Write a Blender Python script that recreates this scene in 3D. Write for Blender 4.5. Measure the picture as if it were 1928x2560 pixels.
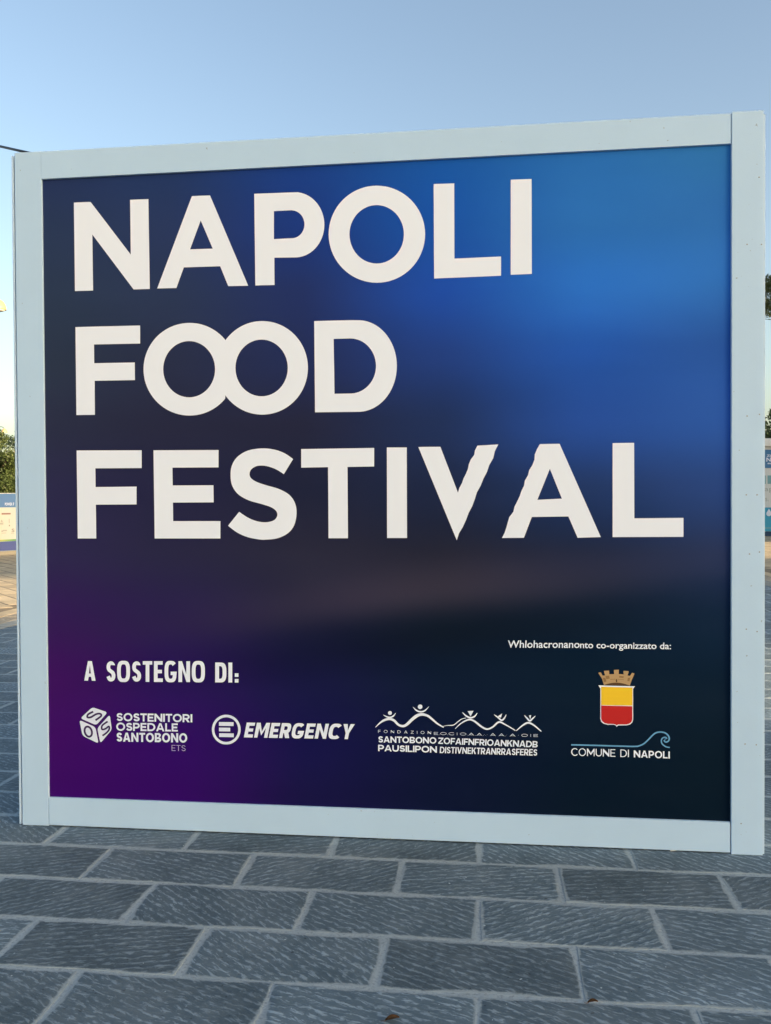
import bpy, bmesh, math, random
import numpy as np
from mathutils import Matrix, Vector

SC = bpy.context.scene
COL = SC.collection
for o in list(bpy.data.objects):
    bpy.data.objects.remove(o)

# ------------------------------------------------------------------ camera
F, CAMX, CAMY, CAMZ = 2101.76, 2.0530, -3.5434, 1.4536          # focal length in photo pixels (1928 x 2560)
YAW, PIT, ROL = -0.1137, -0.0151, -0.0055
CAM = np.array([CAMX, CAMY, CAMZ])
def cam_axes():
    cy, sy, cp, sp, cr, sr = math.cos(YAW), math.sin(YAW), math.cos(PIT), math.sin(PIT), math.cos(ROL), math.sin(ROL)
    fwd = np.array([sy*cp, cy*cp, sp]); right = np.array([cy, -sy, 0.0]); up = np.cross(right, fwd)
    return np.array([cr*right + sr*up, -sr*right + cr*up, fwd])
RM = cam_axes()
cam_d = bpy.data.cameras.new('camera')
cam = bpy.data.objects.new('camera', cam_d); COL.objects.link(cam)
cam.matrix_world = Matrix(((RM[0][0], RM[1][0], -RM[2][0], CAMX), (RM[0][1], RM[1][1], -RM[2][1], CAMY),
                           (RM[0][2], RM[1][2], -RM[2][2], CAMZ), (0, 0, 0, 1)))
cam_d.sensor_fit = 'VERTICAL'; cam_d.sensor_height = 36.0; cam_d.lens = F/2560*36.0
cam_d.clip_start = 0.05; cam_d.clip_end = 2000
SC.camera = cam

# ------------------------------------------------------------------ sky, sun, exposure
SUN_AZ = math.radians(118.0)      # clockwise from +Y
SUN_EL = math.radians(12.0)
w = bpy.data.worlds.new('World'); SC.world = w; w.use_nodes = True
nt = w.node_tree; nt.nodes.clear()
wo = nt.nodes.new('ShaderNodeOutputWorld'); bg = nt.nodes.new('ShaderNodeBackground'); sk = nt.nodes.new('ShaderNodeTexSky')
sk.sky_type = 'NISHITA'; sk.sun_disc = False
sk.sun_elevation = SUN_EL; sk.sun_rotation = SUN_AZ
sk.air_density = 1.0; sk.dust_density = 3.0; sk.ozone_density = 0.65; sk.altitude = 20
bg.inputs['Strength'].default_value = 0.10
nt.links.new(sk.outputs[0], bg.inputs[0]); nt.links.new(bg.outputs[0], wo.inputs[0])
sd = bpy.data.lights.new('sun', 'SUN'); sd.energy = 5.0; sd.angle = math.radians(0.5); sd.color = (1.0, 0.77, 0.50)
sun = bpy.data.objects.new('sun', sd); COL.objects.link(sun)
SDIR = Vector((math.sin(SUN_AZ)*math.cos(SUN_EL), math.cos(SUN_AZ)*math.cos(SUN_EL), math.sin(SUN_EL)))
sun.rotation_euler = SDIR.to_track_quat('Z', 'Y').to_euler()
sun.location = (20, -20, 20)
SC.view_settings.view_transform = 'Standard'; SC.view_settings.look = 'None'
SC.view_settings.gamma = 1.0; SC.view_settings.use_curve_mapping = False
SC.view_settings.exposure = 1.72
SC.render.engine = 'CYCLES'
SC.cycles.use_denoising = True

random.seed(7); np.random.seed(7)

# ------------------------------------------------------------------ helpers
def ray(u, v):
    return RM.T @ np.array([(u-964)/F, -(v-1280)/F, 1.0])
def on_plane(u, v, y0=0.0):                    # photo pixel -> point on the sign's vertical plane
    d = ray(u, v); return CAM + d*((y0-CAMY)/d[1])
def on_ground(u, v, z0=0.0):                   # photo pixel -> point on the ground
    d = ray(u, v); return CAM + d*((z0-CAMZ)/d[2])
def at_depth(u, v, depth):                     # photo pixel at a chosen distance along the view
    return CAM + ray(u, v)*depth
def project(p):
    q = RM @ (np.array(p) - CAM); return 964+F*q[0]/q[2], 1280-F*q[1]/q[2], q[2]

def lin(c):
    return tuple((x/255/12.92 if x/255 <= 0.04045 else ((x/255+0.055)/1.055)**2.4) for x in c)

def obj(name, me, mat=None, parent=None, loc=None, rotz=None):
    if mat is not None and len(me.materials) == 0: me.materials.append(mat)
    o = bpy.data.objects.new(name, me); COL.objects.link(o)
    if parent is not None: o.parent = parent
    if loc is not None: o.location = loc
    if rotz is not None: o.rotation_euler = (0, 0, rotz)
    return o
def tag(o, label=None, cat=None, group=None, kind=None):
    if label: o['label'] = label
    if cat: o['category'] = cat
    if group: o['group'] = group
    if kind: o['kind'] = kind
    return o
def empty(name, loc=(0, 0, 0), rotz=0.0):
    o = bpy.data.objects.new(name, None); COL.objects.link(o); o.location = loc; o.rotation_euler = (0, 0, rotz)
    o.empty_display_size = 0.2
    return o
def bm_mesh(name, bm, smooth=False):
    me = bpy.data.meshes.new(name); bm.to_mesh(me); bm.free()
    if smooth:
        for p in me.polygons: p.use_smooth = True
    return me
def add_box(bm, x0, x1, y0, y1, z0, z1, bev=0.0):
    vs = [bm.verts.new((x, y, z)) for x in (x0, x1) for y in (y0, y1) for z in (z0, z1)]
    fs = [bm.faces.new([vs[i] for i in q]) for q in ((0,1,3,2), (4,6,7,5), (0,4,5,1), (2,3,7,6), (0,2,6,4), (1,5,7,3))]
    if bev > 0:
        es = list({e for f in fs for e in f.edges})
        bmesh.ops.bevel(bm, geom=es, offset=bev, segments=2, affect='EDGES', profile=0.7)
def box_mesh(name, *a, bev=0.0):
    bm = bmesh.new(); add_box(bm, *a, bev=bev); return bm_mesh(name, bm)
def add_tube(bm, pts, rads, n=8, cap=True):
    rings = []
    for i, p in enumerate(pts):
        p = Vector(p)
        a = Vector(pts[max(0, i-1)]); b = Vector(pts[min(len(pts)-1, i+1)])
        t = (b-a).normalized(); up = Vector((0, 0, 1)) if abs(t.z) < 0.95 else Vector((1, 0, 0))
        s = t.cross(up).normalized(); u = s.cross(t)
        rings.append([bm.verts.new(p + rads[i]*(math.cos(k*2*math.pi/n)*s + math.sin(k*2*math.pi/n)*u)) for k in range(n)])
    for a, b in zip(rings, rings[1:]):
        for k in range(n): bm.faces.new((a[k], a[(k+1) % n], b[(k+1) % n], b[k]))
    if cap:
        bm.faces.new(rings[0][::-1]); bm.faces.new(rings[-1])
def tube_mesh(name, pts, rads, n=8):
    bm = bmesh.new(); add_tube(bm, pts, rads, n); bmesh.ops.recalc_face_normals(bm, faces=bm.faces[:]); return bm_mesh(name, bm, True)
def lathe_mesh(name, prof, n=24):
    bm = bmesh.new(); rings = []
    for r, z in prof:
        rings.append([bm.verts.new((r*math.cos(k*2*math.pi/n), r*math.sin(k*2*math.pi/n), z)) for k in range(n)])
    for a, b in zip(rings, rings[1:]):
        for k in range(n): bm.faces.new((a[k], a[(k+1) % n], b[(k+1) % n], b[k]))
    bm.faces.new(rings[0][::-1]); bm.faces.new(rings[-1])
    bmesh.ops.recalc_face_normals(bm, faces=bm.faces[:])
    return bm_mesh(name, bm, True)

# ------------------------------------------------------------------ materials
def mat(name, base=(0.5, 0.5, 0.5), rough=0.6, spec=0.5, metal=0.0):
    m = bpy.data.materials.new(name); m.use_nodes = True
    b = m.node_tree.nodes['Principled BSDF']
    b.inputs['Base Color'].default_value = (*base, 1); b.inputs['Roughness'].default_value = rough
    b.inputs['Specular IOR Level'].default_value = spec; b.inputs['Metallic'].default_value = metal
    return m
class NB:                                       # tiny node builder
    def __init__(s, m): s.t = m.node_tree; s.b = s.t.nodes['Principled BSDF']
    def n(s, kind, **kw):
        x = s.t.nodes.new(kind)
        for k, v in kw.items(): setattr(x, k, v)
        return x
    def link(s, a, b): s.t.links.new(a, b)
    def coords(s, kind='Object', scale=(1, 1, 1), rot=(0, 0, 0)):
        c = s.n('ShaderNodeTexCoord'); mp = s.n('ShaderNodeMapping')
        mp.inputs['Scale'].default_value = scale; mp.inputs['Rotation'].default_value = rot
        s.link(c.outputs[kind], mp.inputs['Vector']); return mp.outputs[0]
    def noise(s, vec, scale, detail=3, rough=0.55, dist=0.0):
        x = s.n('ShaderNodeTexNoise'); x.inputs['Scale'].default_value = scale; x.inputs['Detail'].default_value = detail
        x.inputs['Roughness'].default_value = rough; x.inputs['Distortion'].default_value = dist
        if vec is not None: s.link(vec, x.inputs['Vector'])
        return x.outputs['Fac']
    def ramp(s, fac, stops):
        r = s.n('ShaderNodeValToRGB'); e = r.color_ramp.elements
        while len(e) < len(stops): e.new(0.5)
        for q, (p, c) in zip(e, stops):
            q.position = p; q.color = (*c, 1) if not isinstance(c, (int, float)) else (c, c, c, 1)
        s.link(fac, r.inputs[0]); return r.outputs[0]
    def mix(s, fac, a, b, mode='MIX'):
        x = s.n('ShaderNodeMix', data_type='RGBA', blend_type=mode)
        for sock, v in ((x.inputs[0], fac), (x.inputs[6], a), (x.inputs[7], b)):
            if hasattr(v, 'is_linked') or hasattr(v, 'links'): s.link(v, sock)
            elif isinstance(v, (int, float)): sock.default_value = v if sock.type == 'VALUE' else (v, v, v, 1)
            else: sock.default_value = (*v, 1)
        return x.outputs[2]
    def math(s, op, a, b=0.0, clamp=False):
        x = s.n('ShaderNodeMath', operation=op, use_clamp=clamp)
        for sock, v in ((x.inputs[0], a), (x.inputs[1], b)):
            if hasattr(v, 'links'): s.link(v, sock)
            else: sock.default_value = v
        return x.outputs[0]
    def bump(s, h, dist=0.003, strength=1.0):
        x = s.n('ShaderNodeBump'); x.inputs['Distance'].default_value = dist; x.inputs['Strength'].default_value = strength
        s.link(h, x.inputs['Height']); s.link(x.outputs[0], s.b.inputs['Normal'])

M = {}
def stone_mat(name, dark, mid, light, mortar, stroke=(24, 80), streak=0.6, bump=0.004, ripple=8.5):
    m = mat(name, rough=0.75, spec=0.35); nb = NB(m)
    uv = nb.n('ShaderNodeUVMap', uv_map='stroke').outputs[0]
    oi = nb.n('ShaderNodeObjectInfo').outputs['Random']
    tone = nb.n('ShaderNodeAttribute', attribute_name='tone').outputs['Fac']
    edge = nb.n('ShaderNodeAttribute', attribute_name='edge').outputs['Fac']
    rnd = nb.math('FRACT', nb.math('ADD', oi, tone))
    off = nb.n('ShaderNodeCombineXYZ'); nb.link(nb.math('MULTIPLY', rnd, 37.0), off.inputs[0]); nb.link(nb.math('MULTIPLY', rnd, 91.0), off.inputs[1])
    va = nb.n('ShaderNodeVectorMath', operation='ADD'); nb.link(uv, va.inputs[0]); nb.link(off.outputs[0], va.inputs[1])
    v0 = va.outputs[0]
    # wander the tool marks a little so that they are not ruler-straight
    wob = nb.n('ShaderNodeTexNoise'); wob.inputs['Scale'].default_value = 9.0; nb.link(v0, wob.inputs['Vector'])
    wm = nb.n('ShaderNodeVectorMath', operation='SCALE'); wm.inputs['Scale'].default_value = 0.035; nb.link(wob.outputs['Color'], wm.inputs[0])
    vb = nb.n('ShaderNodeVectorMath', operation='ADD'); nb.link(v0, vb.inputs[0]); nb.link(wm.outputs[0], vb.inputs[1])
    mp = nb.n('ShaderNodeMapping'); mp.inputs['Scale'].default_value = (stroke[0], stroke[1], 1); nb.link(vb.outputs[0], mp.inputs['Vector'])
    st0 = nb.noise(mp.outputs[0], 1.0, 3.0, 0.6, 0.3)
    wv = nb.n('ShaderNodeTexWave', wave_type='BANDS', bands_direction='Y', wave_profile='SIN')
    wv.inputs['Scale'].default_value = ripple; wv.inputs['Distortion'].default_value = 3.2; wv.inputs['Detail'].default_value = 3; wv.inputs['Detail Scale'].default_value = 2.2; wv.inputs['Detail Roughness'].default_value = 0.6
    nb.link(v0, wv.inputs['Vector'])
    st = nb.math('ADD', nb.math('MULTIPLY', st0, 0.86), nb.math('MULTIPLY', wv.outputs['Fac'], 0.14))
    big = nb.noise(v0, 4.0, 4, 0.6)
    fine = nb.noise(v0, 120.0, 3, 0.6)
    pits = nb.noise(v0, 60.0, 1, 0.5)
    c = nb.mix(nb.ramp(big, [(0.3, 0.0), (0.72, 1.0)]), dark, mid)
    hi = nb.ramp(st, [(0.515, 0.0), (0.64, 1.0)])
    hi = nb.math('MULTIPLY', hi, nb.math('MULTIPLY', nb.ramp(big, [(0.25, 0.35), (0.7, 1.0)]), streak))
    c = nb.mix(hi, c, light)
    c = nb.mix(nb.math('MULTIPLY', nb.ramp(pits, [(0.24, 1.0), (0.31, 0.0)]), 0.7), c, tuple(x*0.35 for x in dark))
    tn = nb.math('ADD', nb.math('MULTIPLY', rnd, 0.45), 0.78)
    tc = nb.n('ShaderNodeCombineColor'); [nb.link(tn, tc.inputs[i]) for i in range(3)]
    c = nb.mix(1.0, c, tc.outputs[0], 'MULTIPLY')
    # mortar smeared over the arrises
    pos = nb.n('ShaderNodeNewGeometry').outputs['Position']
    rag = nb.math('ADD', nb.math('MULTIPLY', nb.noise(pos, 30.0, 5, 0.75), 1.0), nb.math('MULTIPLY', nb.math('SUBTRACT', nb.noise(pos, 4.5, 3, 0.6), 0.5), 1.7))
    sm = nb.ramp(nb.math('ADD', nb.math('SUBTRACT', edge, 1.0), rag), [(0.06, 0.0), (0.36, 0.95)])
    sm = nb.math('MULTIPLY', sm, nb.math('GREATER_THAN', edge, 0.02))
    c = nb.mix(sm, c, nb.mix(nb.noise(pos, 26.0, 4, 0.7), tuple(x*0.62 for x in mortar), tuple(x*1.12 for x in mortar)))
    # walked-in dust and old stains that run across several slabs
    c = nb.mix(nb.ramp(nb.noise(pos, 2.1, 5, 0.65), [(0.52, 0.0), (0.78, 0.42)]), c, tuple(x*0.75 for x in mortar))
    c = nb.mix(nb.ramp(nb.noise(pos, 1.3, 4, 0.6), [(0.22, 0.45), (0.46, 0.0)]), c, tuple(x*0.5 for x in dark))
    spk = nb.noise(pos, 46.0, 2, 0.5)
    c = nb.mix(nb.ramp(spk, [(0.735, 0.0), (0.76, 0.8)]), c, tuple(min(1, x*1.5) for x in mortar))
    nb.link(c, nb.b.inputs['Base Color'])
    nb.link(nb.ramp(fine, [(0.3, 0.62), (0.7, 0.85)]), nb.b.inputs['Roughness'])
    h = nb.math('ADD', st, nb.math('MULTIPLY', fine, 0.12))
    nb.bump(h, bump, 0.9)
    return m
def mortar_mat(name, a, b):
    m = mat(name, rough=0.9, spec=0.2); nb = NB(m); v = nb.coords()
    c = nb.mix(nb.ramp(nb.noise(v, 7, 5, 0.65), [(0.3, 0.0), (0.7, 1.0)]), a, b)
    c = nb.mix(nb.ramp(nb.noise(v, 90, 3, 0.6), [(0.3, 0.55), (0.5, 0.0)]), c, tuple(x*0.45 for x in a))
    nb.link(c, nb.b.inputs['Base Color']); nb.bump(nb.noise(v, 160, 3), 0.002); return m
MORT = (0.32, 0.385, 0.415)
M['basalt'] = stone_mat('basalt', (0.060, 0.093, 0.118), (0.108, 0.152, 0.185), (0.30, 0.385, 0.445), MORT, stroke=(30, 105), streak=0.85, bump=0.006, ripple=10.0)
M['tan_stone'] = stone_mat('tan_stone', (0.36, 0.29, 0.18), (0.47, 0.38, 0.24), (0.54, 0.45, 0.31), (0.25, 0.21, 0.15), (6, 20), 0.35, 0.0015)
M['pale_stone'] = stone_mat('pale_stone', (0.24, 0.245, 0.22), (0.32, 0.32, 0.28), (0.40, 0.40, 0.36), (0.3, 0.29, 0.25), (6, 14), 0.3, 0.001)
M['rough_stone'] = stone_mat('rough_stone', (0.20, 0.17, 0.12), (0.30, 0.26, 0.19), (0.52, 0.47, 0.38), (0.36, 0.32, 0.25), (26, 30), 0.9, 0.008)
M['mortar'] = mortar_mat('mortar', (0.29, 0.35, 0.38), (0.35, 0.41, 0.44))
M['tan_joint'] = mortar_mat('tan_joint', (0.16, 0.13, 0.09), (0.24, 0.20, 0.14))

def far_paving(name, c1, c2, joint, bw, bh, rot):
    m = mat(name, rough=0.85, spec=0.25); nb = NB(m); v = nb.coords(rot=(0, 0, rot))
    br = nb.n('ShaderNodeTexBrick'); br.inputs['Scale'].default_value = 1.0; br.inputs['Brick Width'].default_value = bw; br.inputs['Row Height'].default_value = bh
    br.inputs['Mortar Size'].default_value = 0.012; br.inputs['Color1'].default_value = (*c1, 1); br.inputs['Color2'].default_value = (*c2, 1); br.inputs['Mortar'].default_value = (*joint, 1)
    nb.link(v, br.inputs['Vector'])
    c = nb.mix(nb.ramp(nb.noise(v, 0.7, 5, 0.65), [(0.3, 0.0), (0.75, 0.35)]), br.outputs['Color'], tuple(x*0.5 for x in c1))
    nb.link(c, nb.b.inputs['Base Color']); nb.bump(br.outputs['Fac'], -0.003); return m
M['far_tan'] = far_paving('far_tan', (0.36, 0.31, 0.22), (0.42, 0.36, 0.26), (0.18, 0.15, 0.1), 0.62, 0.31, math.radians(45))

def paint_mat(name, base, rough=0.45, dirt=0.12):
    m = mat(name, base, rough, 0.4); nb = NB(m); v = nb.coords()
    c = nb.mix(nb.math('MULTIPLY', nb.ramp(nb.noise(v, 3.5, 5, 0.65), [(0.35, 0.0), (0.8, 1.0)]), dirt*2), base, tuple(x*0.8 for x in base))
    c = nb.mix(nb.ramp(nb.noise(v, 55, 2, 0.5), [(0.235, 0.55), (0.265, 0.0)]), c, (0.16, 0.16, 0.16))
    nb.link(c, nb.b.inputs['Base Color'])
    nb.link(nb.ramp(nb.noise(v, 11, 4), [(0.3, rough-0.07), (0.7, rough+0.12)]), nb.b.inputs['Roughness'])
    nb.bump(nb.noise(v, 180, 2), 0.0006, 0.5); return m
M['frame_paint'] = paint_mat('frame_paint', (0.465, 0.655, 0.86))
M['side_paint'] = paint_mat('side_paint', (0.49, 0.66, 0.85))
M['white_vinyl'] = mat('white_vinyl', (0.795, 0.865, 0.985), 0.5, 0.2)
M['cool_vinyl'] = mat('cool_vinyl', (0.73, 0.80, 0.94), 0.5, 0.2)
M['lilac_print'] = mat('lilac_print', (0.55, 0.45, 0.72), 0.5, 0.3)
M['sky_blue_print'] = mat('sky_blue_print', (0.13, 0.36, 0.62), 0.5, 0.3)
M['yellow_print'] = mat('yellow_print', (0.86, 0.56, 0.02), 0.5, 0.3)
M['red_print'] = mat('red_print', (0.50, 0.012, 0.012), 0.5, 0.3)
M['crown_print'] = mat('crown_print', (0.28, 0.16, 0.06), 0.5, 0.3)
M['crown_light_print'] = mat('crown_light_print', (0.46, 0.31, 0.15), 0.5, 0.3)
M['crown_dark_print'] = mat('crown_dark_print', (0.09, 0.045, 0.015), 0.5, 0.3)
M['dice_ink'] = mat('dice_ink', (0.035, 0.012, 0.10), 0.5, 0.3)
M['brown_wood'] = mat('brown_wood', (0.10, 0.055, 0.03), 0.8, 0.2)
M['screw_steel'] = mat('screw_steel', (0.30, 0.31, 0.32), 0.4, 0.5, 0.6)
M['cable_black'] = mat('cable_black', (0.02, 0.03, 0.05), 0.5, 0.4)
M['steel'] = mat('steel', (0.35, 0.36, 0.36), 0.45, 0.5, 0.7)
M['plywood'] = mat('plywood', (0.38, 0.27, 0.16), 0.75, 0.2)
M['lamp_enamel'] = mat('lamp_enamel', (0.36, 0.27, 0.13), 0.45, 0.4)
M['lamp_glass'] = mat('lamp_glass', (0.45, 0.43, 0.36), 0.3, 0.5)
M['lamp_post'] = mat('lamp_post', (0.045, 0.06, 0.055), 0.5, 0.4)
# printed banner: colours of the artwork and its painted sheen come from the sheet, with a woven canvas relief
m = mat('printed_canvas', rough=0.6, spec=0.07); nb = NB(m)
att = nb.n('ShaderNodeAttribute', attribute_name='print'); nb.link(att.outputs['Color'], nb.b.inputs['Base Color'])
v = nb.coords(); wv = nb.noise(nb.coords(scale=(1, 1, 1)), 700, 1)
rip = nb.noise(nb.coords(scale=(0.55, 1, 1.9), rot=(0, math.radians(18), 0)), 1.6, 2, 0.4)
nb.bump(nb.math('ADD', nb.math('MULTIPLY', rip, 9.0), nb.math('MULTIPLY', wv, 0.10)), 0.006, 0.55)
nb.link(nb.ramp(nb.noise(v, 5, 4), [(0.3, 0.5), (0.7, 0.62)]), nb.b.inputs['Roughness'])
M['printed_canvas'] = m

# ------------------------------------------------------------------ ground
gm = bpy.data.meshes.new('ground'); gm.from_pydata([(-600, -600, -0.06), (600, -600, -0.06), (600, 900, -0.06), (-600, 900, -0.06)], [], [(0, 1, 2, 3)])
ground = tag(obj('ground', gm, M['far_tan']), kind='structure')

# wooded hills round the bay, low on the horizon
M['hill_green'] = mat('hill_green', (0.10, 0.13, 0.12), 0.95, 0.1); nb = NB(M['hill_green'])
nb.link(nb.mix(nb.noise(nb.coords(), 0.05, 6, 0.7), (0.07, 0.095, 0.085), (0.17, 0.19, 0.17)), nb.b.inputs['Base Color'])  # grey-green with distance haze mixed into the colour
hv, hf = [], []
NH = 160
for i in range(NH+1):
    a = math.radians(-110 + 220*i/NH)
    hh_ = 19 + 6*math.sin(2.3*a+1) + 4*math.sin(6.1*a) + 2*math.sin(17*a+2) + random.uniform(-0.6, 0.6)
    for rr, q in ((430, -0.01), (470, 0.55), (520, 0.9), (560, 1.0), (640, -0.01)):
        hv.append((CAMX + math.sin(a)*rr, CAMY + math.cos(a)*rr, hh_*q - 0.1))
for i in range(NH):
    for k in range(4):
        b_ = i*5+k; hf.append((b_, b_+5, b_+6, b_+1))
hm = bpy.data.meshes.new('hills'); hm.from_pydata(hv, [], hf)
for p_ in hm.polygons: p_.use_smooth = True
tag(obj('hills', hm, M['hill_green']), kind='structure')

SIGN_W, SIGN_D = 3.1814, 0.60
def slab_shape(w, h, rng, ang, nl=4, ns=2, jit=0.006):
    """irregular hewn slab centred on 0: returns verts, faces, edge values, stroke uvs"""
    out = []
    for i in range(nl): out.append((-w/2 + w*i/nl, -h/2))
    for i in range(ns): out.append((w/2, -h/2 + h*i/ns))
    for i in range(nl): out.append((w/2 - w*i/nl, h/2))
    for i in range(ns): out.append((-w/2, h/2 - h*i/ns))
    out = [(x + rng.uniform(-jit, jit), y + rng.uniform(-jit, jit)) for x, y in out]
    n = len(out); V = []; E = []
    for inset, z, e in ((0.0, -0.014, 1.0), (0.003, -0.0012, 1.0), (0.026, 0.0, 0.0)):
        for x, y in out:
            fx = max(0.05, 1-2*inset/w); fy = max(0.05, 1-2*inset/h)
            V.append((x*fx, y*fy, z + (rng.uniform(-0.0008, 0.0008) if e == 0 else 0))); E.append(e)
    Fc = []
    for r in range(2):
        for k in range(n):
            a, b = r*n+k, r*n+(k+1) % n; Fc.append((a, b, b+n, a+n))
    Fc.append(tuple(range(2*n, 3*n)))
    ca, sa = math.cos(ang), math.sin(ang); ox, oy = rng.uniform(0, 20), rng.uniform(0, 20)
    U = [(x*ca + y*sa + ox, -x*sa + y*ca + oy) for x, y, z in V]
    return V, Fc, E, U
def slab_mesh(name, parts, mat_):
    """parts: list of (shape, x, y, z, rot, tone) joined in one mesh"""
    V, Fc, E, U, T = [], [], [], [], []
    for (v, f, e, u), x, y, z, r, t in parts:
        b = len(V); c, s = math.cos(r), math.sin(r)
        V += [(x + a*c - bb*s, y + a*s + bb*c, z + q) for a, bb, q in v]
        Fc += [tuple(i+b for i in p) for p in f]; E += e; U += u; T += [t]*len(v)
    me = bpy.data.meshes.new(name); me.from_pydata(V, [], Fc)
    at = me.attributes.new('edge', 'FLOAT', 'POINT'); at.data.foreach_set('value', E)
    at = me.attributes.new('tone', 'FLOAT', 'POINT'); at.data.foreach_set('value', T)
    uvl = me.uv_layers.new(name='stroke')
    idx = np.empty(len(me.loops), dtype=np.int32); me.loops.foreach_get('vertex_index', idx)
    uvl.data.foreach_set('uv', np.array(U, dtype=np.float32)[idx].ravel())
    me.materials.append(mat_); me.update(); return me
def in_view(x, y, m=70):
    u, v_, d = project((x, y, 0))
    if d < 0.4 or u < -m or u > 1928+m or v_ > 2560+230: return False
    if y > 0.25 and 60+m < u < 1900-m: return False       # behind the sign
    if y > 0.0 and d > 2 and 60+m < u < 1895-m: return False
    return True
def paving(bed, piece, mat_, w, h, gap, cells, angs, zj=0.0016, nvar=12, limit=290, keep=9.5, jit=0.004, rot=0.0, z0=0.0):
    """cells: list of centres; the ones the photograph shows become single slabs, the rest one joined part"""
    rng = random.Random(hash(piece) % 1000 if False else len(cells))
    shapes = [slab_shape(w-gap, h-gap, rng, rng.choice(angs)+rng.uniform(-0.18, 0.18), jit=jit) for _ in range(nvar)]
    meshes = [slab_mesh(piece, [(s, 0, 0, 0, 0, 0.0)], mat_) for s in shapes]
    near, rest = [], []
    for x, y in cells:
        d = math.hypot(x-CAMX, y-CAMY)
        (near if in_view(x, y) and d < keep else rest).append((d, x, y))
    near.sort(); rest += near[limit:]; near = near[:limit]
    for i, (d, x, y) in enumerate(near):
        k = rng.randrange(nvar)
        obj(piece, meshes[k], None, bed, (x, y, z0+rng.uniform(-zj, zj)), rot + (math.pi if rng.random() < 0.5 else 0.0) + rng.uniform(-0.004, 0.004))
    parts = [(rng.choice(shapes), x, y, z0+rng.uniform(-zj, zj), rot + (math.pi if rng.random() < 0.5 else 0.0), rng.random()) for d, x, y in rest]
    o = obj(piece, slab_mesh(piece + '_field', parts, mat_), None, bed); o['kind'] = 'stuff'
    return len(near), len(rest)
def sheet(name, x0, x1, y0, y1, z, m_):
    me = bpy.data.meshes.new(name); me.from_pydata([(x0, y0, z), (x1, y0, z), (x1, y1, z), (x0, y1, z)], [], [(0, 1, 2, 3)])
    return tag(obj(name, me, m_), kind='structure')
XL, XR = -3.38, 6.70
prom = sheet('promenade', XL, XR, -8.0, 60.0, -0.0022, M['mortar'])
cells = []
PW, PH = 0.6105, 0.2985
for k in range(-190, 28):
    yc = -0.19 - PH*k - PH/2
    x0 = 1.122 if k % 2 == 0 else 1.122 - 0.306
    if yc < -8 or yc > 56: continue
    x = x0 - math.floor((x0-XL)/PW)*PW + PW/2
    x -= 2*PW
    while x < XR + PW:
        if XL - 0.25 < x < XR + 0.25: cells.append((x, yc))       # end slabs run on under the kerb stones
        x += PW
paving(prom, 'paving_slab', M['basalt'], PW, PH, 0.010, cells, [math.radians(a) for a in (-34, -26, -18, 22, 30, -30, 16)], keep=11.5, jit=0.006, nvar=18, zj=0.0009)
# pale kerb bands and hewn border either side of the promenade
for side, sx in (('left', -1), ('right', 1)):
    e = XL if sx < 0 else XR
    b = sheet('border_bed_' + side, min(e, e+sx*0.86), max(e, e+sx*0.86), -8, 60, -0.0055, M['mortar'])
    for off, wd, mm, nm in ((0.12, 0.24, 'pale_stone', 'kerb_stone'), (0.40, 0.31, 'rough_stone', 'border_stone'), (0.70, 0.28, 'tan_stone', 'edging_slab')):
        cs = [(e + sx*off, -7.6 + 0.8*i) for i in range(84)]
        paving(b, nm, M[mm], wd, 0.8, 0.008 if nm != 'border_stone' else 0.014, cs, [0.0, 0.5, -0.4], keep=20, limit=60, nvar=5, z0=0.0055)
# tan plaza left and right, slabs laid at 45 degrees
r2 = math.sqrt(0.5)
for side, x0, x1 in (('left', -16.0, XL-0.86), ('right', XR+0.86, 17.0)):
    p = sheet('plaza_' + side, min(x0, x1), max(x0, x1), -8, 34, -0.005, M['tan_joint'])
    cs = []
    for i in range(-90, 90):
        for j in range(-60, 60):
            a, b_ = (j + (0.5 if i % 2 else 0.0))*0.60, i*0.30
            x, y = a*r2 - b_*r2*-1*-1, a*-r2 - b_*r2
            x, y = a*r2 + b_*r2, -a*r2 + b_*r2
            y += 10
            if min(x0, x1)+0.32 < x < max(x0, x1)-0.32 and -7.6 < y < 33.6: cs.append((x, y))
    paving(p, 'plaza_slab', M['tan_stone'], 0.60, 0.30, 0.009, cs, [0.0, 1.57, 0.4], zj=0.0012, nvar=8, keep=21, limit=220, rot=-math.pi/4)

# ------------------------------------------------------------------ the festival sign
sign = empty('festival_sign', (SIGN_W/2, SIGN_D/2, 0))
tag(sign, 'large white framed festival billboard with dark blue printed banner standing on the basalt paving', 'billboard')
def part(name, me, m_, parent=sign, kind=None):
    o = obj(name, me, m_); 
    o.parent = parent
    # parts are modelled in world coordinates
    off = Vector((0, 0, 0)); q = parent
    while q is not None: off += q.location; q = q.parent
    o.location = -off
    return o
WL, WR, TR, B0, B1 = 0.1244, 0.1228, 0.1222, 0.0054, 0.1295
H = 3.0
part('left_stile', box_mesh('left_stile', 0, WL, 0.0, 0.018, 0.0012, H, bev=0.0022), M['frame_paint'])
part('right_stile', box_mesh('right_stile', SIGN_W-WR, SIGN_W, -0.004, 0.018, 0.0, H+0.003, bev=0.0025), M['frame_paint'])
part('top_rail', box_mesh('top_rail', WL+0.0006, SIGN_W-WR-0.0016, -0.001, 0.018, H-TR, H-0.001, bev=0.002), M['frame_paint'])
part('bottom_rail', box_mesh('bottom_rail', WL+0.0022, SIGN_W-WR-0.0030, -0.001, 0.018, B0, B1, bev=0.003), M['frame_paint'])
part('side_board', box_mesh('side_board', -0.0150, -0.0065, 0.001, SIGN_D, 0.004, H-0.012, bev=0.0012), M['side_paint'])
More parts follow.
